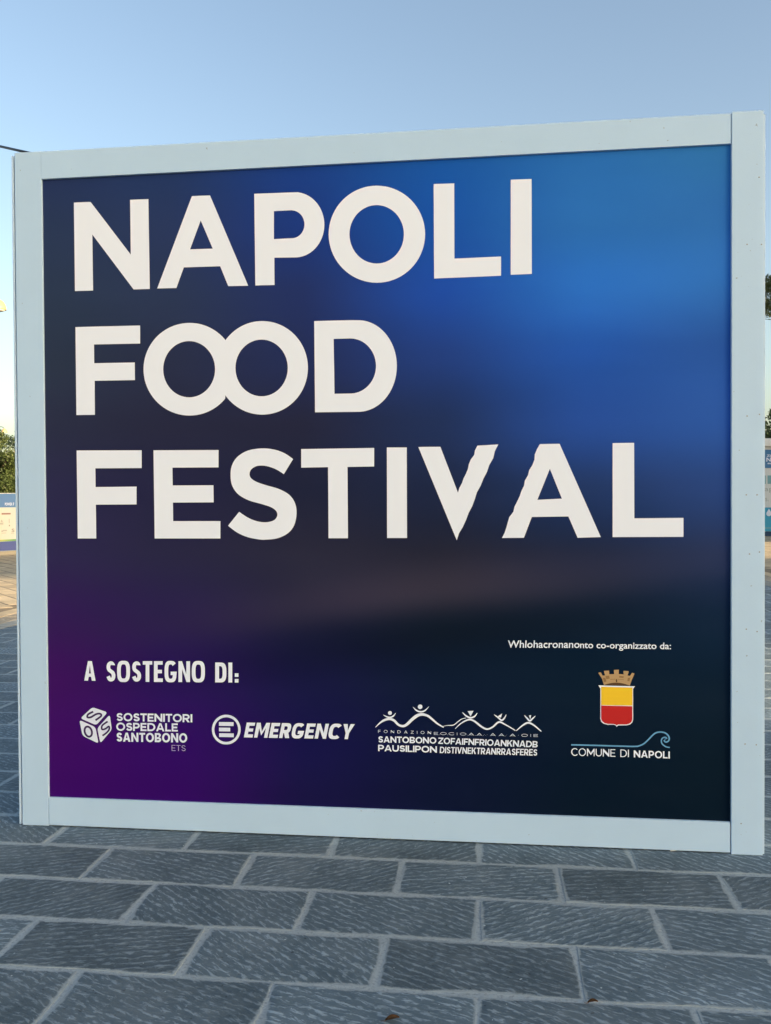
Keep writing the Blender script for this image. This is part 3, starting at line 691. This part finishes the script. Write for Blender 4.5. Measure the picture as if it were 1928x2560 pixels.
# ------------------------------------------------------------------ cable to a mast beside the promenade
mx, my = -3.75, 2.9
ca_ = np.array([0.075, 0.03, 3.003])
best = None
for k in range(400):
    zc = 3.0 + k*0.01
    e_ = np.array([mx, my, zc])
    for t in np.linspace(0.02, 0.4, 60):
        u, v_, d = project(ca_ + (e_-ca_)*t)
        if u <= 0:
            sc = abs(v_ - 362)
            if best is None or sc < best[0]: best = (sc, zc)
            break
mz = best[1]
pts = [(*(ca_[:2] + (np.array([mx+0.03, my])-ca_[:2])*t), ca_[2]+(mz-ca_[2])*t - 0.10*4*t*(1-t)*0.25) for t in np.linspace(0, 1, 24)]
pts = [(ca_[0]+0.05, 0.16, 2.998), (ca_[0]+0.02, 0.07, 3.002)] + pts
tag(obj('cable', tube_mesh('cable', pts, [0.0058]*len(pts), 8), M['cable_black']), 'dark cable running off from the top corner of the billboard', 'cable')
mast = tag(empty('steel_mast', (mx, my, 0)), 'slim steel mast on a square foot that carries the dark cable', 'mast')
bm = bmesh.new(); add_tube(bm, [(0, 0, 0.02), (0, 0, mz*0.5), (0, 0, mz+0.12)], [0.038, 0.034, 0.028], 14)
obj('pole', bm_mesh('pole', bm, True), M['steel'], mast)
obj('foot_plate', box_mesh('foot_plate', -0.16, 0.16, -0.16, 0.16, -0.002, 0.022, bev=0.004), M['steel'], mast)
obj('hook', tube_mesh('hook', [(0, 0, mz+0.02), (0.05, 0, mz+0.01), (0.05, 0, mz-0.03)], [0.008]*3, 6), M['steel'], mast)

# ------------------------------------------------------------------ litter on the paving
M['dry_leaf'] = mat('dry_leaf', (0.16, 0.085, 0.04), 0.8, 0.2)
M['paper'] = mat('paper', (0.62, 0.62, 0.58), 0.8, 0.2)
def leaf_litter(u, v, L, rz, label):
    g = on_ground(u, v); bm = bmesh.new(); rows = []
    for i in range(7):
        t = i/6; wd_ = L*0.27*math.sin(math.pi*min(1, t*0.96+0.03))**0.8
        zc = 0.003 + 0.005*math.sin(math.pi*t) + 0.004*t*t
        rows.append([bm.verts.new((L*(t-0.5), q*wd_, zc+abs(q)*0.004)) for q in (-1, 0, 1)])
    for a, b in zip(rows, rows[1:]):
        for k in range(2): bm.faces.new((a[k], b[k], b[k+1], a[k+1]))
    bmesh.ops.solidify(bm, geom=bm.faces[:], thickness=0.0006)
    r = tag(empty('dry_leaf', (g[0], g[1], 0), rz), label, 'leaf')
    obj('leaf_blade', bm_mesh('leaf_blade', bm, True), M['dry_leaf'], r)
    obj('leaf_stalk', tube_mesh('leaf_stalk', [(-L*0.5, 0, 0.003), (-L*0.64, 0.002, 0.0025), (-L*0.78, 0.006, 0.002)], [0.0008, 0.0007, 0.0006], 5), M['dry_leaf'], r)
leaf_litter(1482, 2511, 0.030, 0.1, 'small dry brown leaf lying in a paving joint')
leaf_litter(981, 2553, 0.040, 0.3, 'larger dry reddish brown leaf on the slabs')
g = on_ground(1683, 2128)
tag(obj('paper_scrap', tube_mesh('paper_scrap', [(-0.012, -0.005, 0.004), (0.0, 0.0, 0.0042), (0.014, 0.007, 0.004)], [0.0034, 0.0036, 0.0034], 8), M['paper'], None, (g[0], g[1], 0)), 'pale rolled scrap of paper at the foot of the billboard', 'litter')

# ------------------------------------------------------------------ street lamps
def lamp(u, v, depth, label):
    c = at_depth(u, v, depth); hz = c[2]; R = 0.19; ax = -0.85       # the pole stands 0.85 m to the side of the shade
    r = tag(empty('street_lamp', (c[0]+ax, c[1], 0)), label, 'street lamp', 'domed lamps along the plaza')
    obj('pole', lathe_mesh('pole', [(0.13, -0.02), (0.13, 0.35), (0.085, 0.42), (0.07, 0.5), (0.05, hz-0.1), (0.04, hz+0.35), (0.01, hz+0.42)], 14), M['lamp_post'], r)
    obj('arm', tube_mesh('arm', [(0, 0, hz+0.05), (0.12, 0, hz+0.30), (0.4, 0, hz+0.40), (0.7, 0, hz+0.37), (-ax, 0, hz+0.27)], [0.025, 0.022, 0.02, 0.02, 0.022], 8), M['lamp_post'], r)
    obj('lamp_shade', lathe_mesh('lamp_shade', [(R*0.99, hz-0.004), (R, hz+0.01), (R*0.97, hz+0.06), (R*0.86, hz+0.13), (R*0.66, hz+0.19), (R*0.36, hz+0.235), (0.03, hz+0.25), (0.02, hz+0.28), (0.004, hz+0.285)], 28), M['lamp_enamel'], r, (-ax, 0, 0))
    obj('diffuser', lathe_mesh('diffuser', [(0.05, hz-0.05), (R*0.6, hz-0.035), (R*0.92, hz-0.0045)], 24), M['lamp_glass'], r, (-ax, 0, 0))
lamp(-5, 774, 20.0, 'street lamp with sunlit cream dome shade on a tall dark pole by the plaza')
lamp(11, 1081, 56.0, 'distant street lamp with grey dome in front of the dark tree')

# ------------------------------------------------------------------ sponsor boards on a low kerb, left of the promenade
bpr = {'blue': mat('board_blue', (0.105, 0.225, 0.46), 0.5, 0.3), 'violet': mat('board_violet', (0.085, 0.115, 0.33), 0.5, 0.3), 'red': mat('board_red', (0.33, 0.19, 0.16), 0.6, 0.2),
       'grey': mat('board_grey', (0.33, 0.32, 0.28), 0.6, 0.2), 'alu': mat('board_trim', (0.55, 0.6, 0.6), 0.4, 0.5, 0.4)}
m = mat('board_cream', rough=0.5, spec=0.3); nb = NB(m)
gx = nb.n('ShaderNodeSeparateXYZ'); nb.link(nb.coords('Generated'), gx.inputs[0])
nb.link(nb.ramp(gx.outputs[0], [(0.0, (0.62, 0.64, 0.62)), (0.55, (0.68, 0.64, 0.52)), (1.0, (0.60, 0.64, 0.62))]), nb.b.inputs['Base Color']); bpr['cream'] = m
m = mat('board_rainbow', rough=0.5, spec=0.3); nb = NB(m)
gx = nb.n('ShaderNodeSeparateXYZ'); nb.link(nb.coords('Generated'), gx.inputs[0])
nb.link(nb.ramp(gx.outputs[0], [(0.0, (0.55, 0.12, 0.10)), (0.35, (0.75, 0.40, 0.12)), (0.6, (0.70, 0.62, 0.14)), (0.85, (0.22, 0.42, 0.14)), (1.0, (0.10, 0.32, 0.22))]), nb.b.inputs['Base Color']); bpr['rainbow'] = m
M['kerb'] = paint_mat('kerb', (0.42, 0.38, 0.29), 0.8, 0.3)
Ka, Kb = on_ground(0, 1388), on_ground(42, 1385.5)
d_ = (Kb-Ka)[:2]; kang = math.atan2(d_[1], d_[0]); kd = np.array([math.cos(kang), math.sin(kang)])
print('kerb direction', math.degrees(kang), Ka, Kb)
BWD = 2.4
kb = tag(empty('kerb', (Ka[0], Ka[1], 0), kang), kind='structure')
for i in range(-3, 7):
    obj('kerb_stone', box_mesh('kerb_stone', i*1.2+0.003, i*1.2+1.197, 0.0, 0.34, -0.05, 0.10, bev=0.008), M['kerb'], kb)
nrm = np.array([-kd[1], kd[0]])
def board(i, label):
    o = (i*BWD) - 1.65
    q = Ka[:2] + kd*o + nrm*0.10
    r = tag(empty('sponsor_board', (q[0], q[1], 0.0985), kang), label, 'sponsor board', 'sponsor boards on the kerb')
    Hh = 1.585; Wd = BWD-0.03
    obj('backing', box_mesh('backing', 0, Wd, 0.012, 0.05, 0, Hh), M['side_paint'], r)
    z = lambda v: (1378-v)/(1378-1231.5)*Hh
    for nm, va, vb, mm in (('lower_band', 1377, 1354, 'violet'), ('rainbow_stripe', 1353.6, 1349, 'rainbow'), ('logo_band', 1348.6, 1268.2, 'cream'), ('header_band', 1267.8, 1233.5, 'blue')):
        obj(nm, box_mesh(nm, 0.01, Wd-0.01, 0.0, 0.011, z(va), z(vb)), bpr[mm], r)
    obj('top_trim', box_mesh('top_trim', 0, Wd, -0.006, 0.055, Hh-0.02, Hh, bev=0.003), bpr['alu'], r)
    for s in (0.3, Wd-0.3): obj('foot', box_mesh('foot', s-0.04, s+0.04, 0.03, 0.22, -0.002, 0.03), bpr['alu'], r)
    if i == 0:
        k_ = Wd/ (0.062*1000)
        def bx(u): # photo column -> position along the board
            g = on_ground(u, 1388 - u*2.5/42); return float(np.dot(g[:2]-q, kd))
        def onb(nm, u0, u1, v0, v1, mm): obj(nm, box_mesh(nm, bx(u0), bx(u1), -0.003, 0.0, z(v1), z(v0)), bpr[mm], r)
        def tb(body, u0, u1, v0, v1, mm, wt=0.02):
            cu = bpy.data.curves.new('print_line', 'FONT'); cu.body = body; cu.offset = wt
            oo = bpy.data.objects.new('t', cu); COL.objects.link(oo); dg = bpy.context.evaluated_depsgraph_get(); dg.update()
            me = bpy.data.meshes.new_from_object(oo.evaluated_get(dg)); bpy.data.objects.remove(oo)
            co = np.array([p.co[:] for p in me.vertices]); lo, hi = co.min(0), co.max(0)
            for p in me.vertices: p.co = (bx(u0)+(bx(u1)-bx(u0))*(p.co.x-lo[0])/(hi[0]-lo[0]), -0.002, z(v1)+(z(v0)-z(v1))*(p.co.y-lo[1])/(hi[1]-lo[1]))
            obj('print_line', me, mm, r)
        tb('POWER', 19, 37, 1256, 1263.5, M['cool_vinyl']); tb('F', 39, 42, 1256, 1263.5, M['cool_vinyl'])
        onb('logo', 10.5, 33, 1282, 1286, 'red'); onb('logo', 0, 2.6, 1282, 1286, 'grey')
        tb('A', 8, 13, 1299, 1305, bpr['grey'], 0.03); tb('NAEV', 5, 15, 1306, 1310, bpr['grey'], 0.03); onb('logo', 5.5, 14.5, 1311, 1311.6, 'grey')
        onb('logo', 28.6, 29.7, 1297, 1308, 'grey'); onb('logo', 28.2, 31, 1312, 1316, 'grey')
        tb('noos', 13, 23, 1324.5, 1328, bpr['grey'], 0.03); onb('logo', 9.5, 14, 1326.5, 1328.6, 'grey'); onb('logo', 10, 21, 1332, 1333, 'grey')
        tb('S', 35, 42, 1322, 1331, bpr['grey'], 0.03); onb('logo', 33, 41, 1333, 1334, 'grey')
board(0, 'sponsor board with blue header, cream logo field and rainbow stripe, beside the billboard frame')
board(1, 'sponsor board with blank cream field farther along the same kerb')

# ------------------------------------------------------------------ festival kiosk right of the promenade
kp = {'white': paint_mat('kiosk_white', (0.66, 0.70, 0.72), 0.5), 'blue': mat('kiosk_blue', (0.045, 0.18, 0.40), 0.5, 0.3), 'teal': mat('kiosk_teal', (0.18, 0.38, 0.45), 0.5, 0.3),
      'cyan': mat('kiosk_cyan', (0.035, 0.34, 0.56), 0.5, 0.3), 'navy': mat('kiosk_navy', (0.01, 0.055, 0.13), 0.5, 0.3), 'grey': mat('kiosk_grey', (0.36, 0.42, 0.42), 0.6, 0.2)}
KB = on_ground(1918, 1340.5); KDP = project(KB)[2]
kx = np.array([math.cos(-YAW+0.02), math.sin(-YAW+0.02)])            # faces the promenade's near end
def kbx(u): return (u-1918)/F*KDP
def kbz(v): return (1340.5-v)/F*KDP
kio = tag(empty('water_kiosk', (KB[0], KB[1], -0.055), -YAW*-1*0 + math.atan2(kx[1], kx[0])*-1*-1), 'white and blue festival kiosk with a white water drop, standing under dark trees', 'kiosk')
def kbox(nm, u0, u1, v0, v1, y0, y1, mm, bev=0.0, parent=kio):
    return obj(nm, box_mesh(nm, kbx(u0), kbx(u1), y0, y1, kbz(v1), kbz(v0), bev=bev), kp[mm], parent)
kbox('body', 1868, 2120, 1112, 1338, 0.0, 2.4, 'white', 0.02)
kbox('plinth', 1866, 2122, 1325, 1344, -0.03, 2.43, 'navy', 0.01)
kbox('roof', 1860, 2128, 1093, 1113, -0.18, 2.55, 'white', 0.06)
kbox('header_panel', 1872, 2116, 1121, 1166.5, -0.025, -0.001, 'blue')
lowp = kbox('lower_panel', 1872, 2116, 1265, 1324.5, -0.025, -0.001, 'cyan')
kbox('panel_line', 1872, 2116, 1315, 1317.5, -0.029, -0.0255, 'teal')
for u0, u1 in ((1874, 1890), (1896, 1914.5), (1918.8, 1936), (1941, 1960)): kbox('block_letter', u0, u1, 1185, 1206, -0.012, -0.001, 'teal')
def kt(body, u0, u1, v0, v1, mm, wt=0.0, y=-0.027):
    cu = bpy.data.curves.new('print_line', 'FONT'); cu.body = body; cu.offset = wt
    oo = bpy.data.objects.new('t', cu); COL.objects.link(oo); dg = bpy.context.evaluated_depsgraph_get(); dg.update()
    me = bpy.data.meshes.new_from_object(oo.evaluated_get(dg)); bpy.data.objects.remove(oo)
    co = np.array([p.co[:] for p in me.vertices]); lo, hi = co.min(0), co.max(0)
    for p in me.vertices: p.co = (kbx(u0)+(kbx(u1)-kbx(u0))*(p.co.x-lo[0])/(hi[0]-lo[0]), y, kbz(v1)+(kbz(v0)-kbz(v1))*(p.co.y-lo[1])/(hi[1]-lo[1]))
    obj('print_line', me, mm, kio)
kt('ZIA', 1916, 1934, 1133, 1138.5, M['cool_vinyl'], 0.02); kt('N', 1915, 1926.5, 1140.5, 1150.5, M['cool_vinyl'], 0.03); kt('T', 1928, 1938, 1140.5, 1150.5, M['cool_vinyl'], 0.03); kt('eee', 1918, 1932, 1153.5, 1157, M['cool_vinyl'], 0.02)
kt('ap', 1911, 1934, 1216.5, 1228, kp['grey'], 0.0, -0.003); kt('s. c', 1913, 1934, 1241, 1249.5, kp['grey'], 0.0, -0.003)
bm = bmesh.new(); dp = [(0, 0.16)] + [(0.095*math.cos(math.radians(a)), -0.02+0.095*math.sin(math.radians(a))) for a in range(28, -209, -12)]
f0 = [bm.verts.new((kbx(1921.5)+x, -0.036, kbz(1279)+z)) for x, z in dp]; f1 = [bm.verts.new((kbx(1921.5)+x, -0.0255, kbz(1279)+z)) for x, z in dp]
bm.faces.new(f0); bm.faces.new(f1[::-1])
for k in range(len(dp)): bm.faces.new((f0[k], f1[k], f1[(k+1) % len(dp)], f0[(k+1) % len(dp)]))
bmesh.ops.recalc_face_normals(bm, faces=bm.faces[:])
obj('water_drop', bm_mesh('water_drop', bm), M['cool_vinyl'], lowp)

# ------------------------------------------------------------------ trees
def leaf_mat(name, a, b, c):
    m = mat(name, a, 0.6, 0.3); nb = NB(m)
    t = nb.n('ShaderNodeAttribute', attribute_name='shade').outputs['Fac']
    nb.link(nb.ramp(t, [(0.0, a), (0.55, b), (1.0, c)]), nb.b.inputs['Base Color'])
    nb.b.inputs['Subsurface Weight'].default_value = 0.0
    tr = nb.n('ShaderNodeBsdfTranslucent'); nb.link(nb.ramp(t, [(0.0, b), (1.0, c)]), tr.inputs[0])
    mx_ = nb.n('ShaderNodeMixShader'); mx_.inputs[0].default_value = 0.25
    out = [n for n in nb.t.nodes if n.type == 'OUTPUT_MATERIAL'][0]
    nb.link(nb.b.outputs[0], mx_.inputs[1]); nb.link(tr.outputs[0], mx_.inputs[2]); nb.link(mx_.outputs[0], out.inputs[0])
    return m
def bark_mat(name, a, b):
    m = mat(name, a, 0.9, 0.2); nb = NB(m); v = nb.coords(scale=(6, 6, 1.2))
    f = nb.noise(v, 3, 5, 0.65); nb.link(nb.mix(f, a, b), nb.b.inputs['Base Color']); nb.bump(f, 0.03); return m
M['oak_leaf'] = leaf_mat('oak_leaf', (0.012, 0.028, 0.014), (0.022, 0.046, 0.02), (0.04, 0.07, 0.026))
M['shrub_leaf'] = leaf_mat('shrub_leaf', (0.028, 0.046, 0.013), (0.052, 0.076, 0.02), (0.085, 0.105, 0.03))
M['pine_leaf'] = leaf_mat('pine_leaf', (0.028, 0.05, 0.018), (0.06, 0.085, 0.025), (0.12, 0.13, 0.04))
M['bark'] = bark_mat('bark', (0.07, 0.05, 0.035), (0.16, 0.12, 0.085))
def leaves(name, centres, per, spread, size, aspect, rng, up=0.0):
    n = len(centres)*per
    c = np.repeat(np.array(centres), per, axis=0); sp_ = np.repeat(np.array([spread]*len(centres)) if np.isscalar(spread) else np.array(spread), per)
    d = rng.normal(size=(n, 3)); d /= np.linalg.norm(d, axis=1)[:, None]
    p = c + d*(sp_*rng.random(n)**0.45)[:, None]*np.array([1, 1, 0.72])
    a = rng.normal(size=(n, 3)); a[:, 2] += up; a /= np.linalg.norm(a, axis=1)[:, None]
    b = np.cross(a, rng.normal(size=(n, 3))); b /= np.linalg.norm(b, axis=1)[:, None]
    s = size*(0.6+0.8*rng.random(n))[:, None]
    q = np.stack([p-a*s, p+b*s*aspect, p+a*s, p-b*s*aspect], axis=1).reshape(-1, 3)
    me = bpy.data.meshes.new(name); me.vertices.add(4*n); me.vertices.foreach_set('co', q.ravel().astype(np.float32))
    me.loops.add(4*n); me.loops.foreach_set('vertex_index', np.arange(4*n, dtype=np.int32))
    me.polygons.add(n); me.polygons.foreach_set('loop_start', np.arange(0, 4*n, 4, dtype=np.int32))
    me.update(); me.validate()
    sh = np.repeat(np.clip(rng.normal(0.5, 0.25, n), 0, 1), 4)
    me.attributes.new('shade', 'FLOAT', 'POINT').data.foreach_set('value', sh.astype(np.float32))
    return me
def broad_tree(name, base, height, radius, label, leaf='oak_leaf', seed=1, group=None, cat='tree', clumps=70, per=170, low=0.28, size=0.10):
    rng = np.random.default_rng(seed); r = tag(empty(name, base), label, cat, group)
    bm = bmesh.new(); cz = height*(low+1)/2; cen = []
    tips = []
    add_tube(bm, [(0, 0, -0.1), (0.05, 0.02, height*0.2), (-0.04, 0.05, height*0.45), (0, 0, height*0.7)], [height*0.035, height*0.026, height*0.02, height*0.008], 9)
    for k in range(11):
        a = k*2.4+rng.random(); z0 = height*(0.2+0.4*rng.random()); L = radius*(0.6+0.4*rng.random()); zt_ = min(height*0.93, z0+height*(0.15+0.3*rng.random()))
        tip = (math.cos(a)*L, math.sin(a)*L, zt_); tips.append(tip)
        add_tube(bm, [(0, 0, z0), (math.cos(a)*L*0.45, math.sin(a)*L*0.45, z0+(zt_-z0)*0.62), tip], [height*0.011, height*0.007, height*0.002], 6)
    bmesh.ops.recalc_face_normals(bm, faces=bm.faces[:])
    obj('trunk', bm_mesh('trunk', bm, True), M['bark'], r)
    while len(cen) < clumps:
        p = rng.uniform(-1, 1, 3); l = np.linalg.norm(p)
        if l > 1 or l < 0.35: continue
        if p[2] < -0.75: continue
        wob = 0.82+0.28*math.sin(3*math.atan2(p[1], p[0])+seed)*math.cos(4*p[2]+seed)
        cen.append((p[0]*radius*wob, p[1]*radius*wob, cz+p[2]*height*(1-low)/2*wob))
    cen += [tuple(t) for t in tips]
    spd = rng.uniform(0.16, 0.34, len(cen))*radius
    obj('crown', leaves('crown', cen, per, spd, size, 0.5, rng), M[leaf], r)
    return r
def stone_pine(base, height, radius, label, seed=4, group=None):
    rng = np.random.default_rng(seed); r = tag(empty('pine_tree', base), label, 'pine tree', group)
    bm = bmesh.new(); zf = height*0.62
    add_tube(bm, [(0, 0, -0.1), (0.15, 0, height*0.3), (0.05, 0.1, zf), (0, 0.1, height*0.84)], [0.30, 0.23, 0.17, 0.05], 10)
    cen = []
    for k in range(16):
        a = k*2*math.pi/16*1.0+rng.uniform(-0.15, 0.15); L = radius*rng.uniform(0.75, 0.98); z0 = zf+rng.uniform(-0.12, 0.10)*height
        zt_ = height*rng.uniform(0.79, 0.85)
        add_tube(bm, [(0, 0.05, z0), (math.cos(a)*L*0.4, math.sin(a)*L*0.4, z0+(zt_-z0)*0.38), (math.cos(a)*L*0.75, math.sin(a)*L*0.75, z0+(zt_-z0)*0.7), (math.cos(a)*L, math.sin(a)*L, zt_)], [0.085, 0.06, 0.04, 0.02], 6)
        for b_ in range(3):
            f = rng.uniform(0.5, 0.9); aa = a+rng.uniform(-0.5, 0.5)
            s = (math.cos(a)*L*f, math.sin(a)*L*f, z0+(zt_-z0)*f*0.95)
            add_tube(bm, [s, (s[0]+math.cos(aa)*0.9, s[1]+math.sin(aa)*0.9, s[2]+0.55)], [0.03, 0.012], 5)
    bmesh.ops.recalc_face_normals(bm, faces=bm.faces[:])
    obj('trunk', bm_mesh('trunk', bm, True), M['bark'], r)
    for k in range(170):
        a = rng.random()*2*math.pi; q = math.sqrt(rng.random()); l = q*radius*(0.94+0.1*math.sin(5*a))
        top = height*(0.80+0.20*math.sqrt(max(0, 1-q*q)))
        cen.append((math.cos(a)*l, math.sin(a)*l, top-rng.random()**1.5*height*0.10))
    obj('crown', leaves('crown', cen, 150, rng.uniform(0.35, 0.75, len(cen)), 0.13, 0.16, rng, up=0.8), M['pine_leaf'], r)
    return r
def foot(u, depth):
    p = at_depth(u, 1252, depth); return (p[0], p[1], -0.06)
broad_tree('oak_tree', foot(118, 63), 8.4, 2.9, 'dark green evergreen oak standing behind the distant lamp', seed=3, per=230, size=0.085)
broad_tree('oak_tree', foot(-75, 70), 8.0, 2.7, 'dark green evergreen oak partly hidden by the olive shrubs', seed=8, per=160, size=0.1)
broad_tree('leafy_shrub', foot(-6, 33), 4.25, 1.75, 'tall olive green shrub rising behind the sponsor boards', 'shrub_leaf', 5, None, 'shrub', 80, 260, 0.0, 0.055)
broad_tree('leafy_shrub', foot(75, 36), 3.9, 1.6, 'rounder olive green shrub hidden beside the billboard edge', 'shrub_leaf', 6, None, 'shrub', 80, 240, 0.0, 0.055)
stone_pine(foot(2150, 38), 12.9, 4.6, 'umbrella pine with flat crown and bare branches above the kiosk')
broad_tree('oak_tree', foot(1990, 50), 7.3, 3.3, 'dark green evergreen oak directly behind the kiosk roof', seed=11, per=200, size=0.09)
kq = KB[:2] + np.array([SDIR.x, SDIR.y])/math.cos(SUN_EL)*9.5
broad_tree('oak_tree', (kq[0]-0.6, kq[1], -0.06), 7.2, 3.6, 'unseen evergreen oak added to shade the front of the kiosk', seed=14, per=170, size=0.19, low=0.02, clumps=130)  # added out of view to keep the sun off the kiosk
far = None
for i, (u, dpt, s) in enumerate(((330, 78, 1.0), (620, 86, 1.1), (900, 80, 0.95), (1230, 88, 1.05), (1560, 82, 1.0))):
    f = foot(u, dpt)
    if far is None:
        far = broad_tree('oak_tree', f, 8.5, 3.6, 'evergreen oak in the row closing the promenade behind the billboard', seed=21, per=90, size=0.14, group='oaks closing the promenade')
    else:
        r = far.copy(); COL.objects.link(r); r.location = f; r.rotation_euler = (0, 0, i*1.3); r.scale = (s, s, s)
        for ch in far.children:
            c = ch.copy(); COL.objects.link(c); c.parent = r

# ------------------------------------------------------------------ two unseen buildings added to shade the promenade, sun passing between
s2 = np.array([SDIR.x, SDIR.y]); s2 = s2/np.linalg.norm(s2); n2 = np.array([-s2[1], s2[0]])
M['stucco'] = paint_mat('stucco', (0.46, 0.34, 0.23), 0.85, 0.3)
M['stucco_grey'] = paint_mat('stucco_grey', (0.44, 0.41, 0.36), 0.85, 0.3)
M['cornice'] = paint_mat('cornice', (0.50, 0.47, 0.42), 0.8, 0.2)
M['window_glass'] = mat('window_glass', (0.03, 0.04, 0.05), 0.08, 0.6)
M['shutter'] = mat('shutter', (0.05, 0.10, 0.07), 0.6, 0.3)
M['roof_tile'] = paint_mat('roof_tile', (0.28, 0.13, 0.07), 0.85, 0.3)
def shade_building(n0, n1, m_, label):
    t0, dep, hh = 105.0, 13.0, 28.5
    W = n1-n0; c = n2*(n0+n1)/2 + s2*t0
    r = tag(empty('shade_building', (c[0], c[1], -0.06), math.atan2(n2[1], n2[0])), label, 'building')
    # local: x along facade, front facade at y = 0 facing the square (-s2 side)
    sg = -1.0
    obj('wall', box_mesh('wall', -W/2, W/2, -dep, 0, 0, hh-0.7), m_, r)
    obj('cornice', box_mesh('cornice', -W/2-0.0, W/2+0.0, -dep-0.3, 0.35, hh-0.7, hh, bev=0.06), M['cornice'], r)
    obj('roof', box_mesh('roof', -W/2+0.4, W/2-0.4, -dep+0.3, -0.4, hh, hh+0.35), M['roof_tile'], r)
    wm_ = box_mesh('window', -0.62, 0.62, -0.05, 0.10, -1.08, 1.08); gm_ = box_mesh('pane', -0.5, 0.5, 0.101, 0.115, -0.95, 0.95); sm_ = box_mesh('shutter', -0.5, 0.0, 0.0, 0.05, -0.95, 0.95)
    for me_, mm in ((wm_, 'cornice'), (gm_, 'window_glass'), (sm_, 'shutter')): me_.materials.append(M[mm])
    k = int(W//3.3)
    for fl in range(6):
        for i in range(k):
            x = -W/2 + (i+0.5)*W/k
            wi = obj('window', wm_, None, r, (x, 0, 2.3+fl*3.7)); obj('pane', gm_, None, wi)
            obj('shutter', sm_, None, wi, (-0.64, 0.0, 0)); obj('shutter', sm_, None, wi, (1.14, 0.0, 0))
shade_building(-7.5, 3.75, M['stucco'], 'narrow ochre building added out of view to shade the billboard')
shade_building(6.9, 19.5, M['stucco_grey'], 'narrow grey building added out of view, spaced to let a strip of sun through')
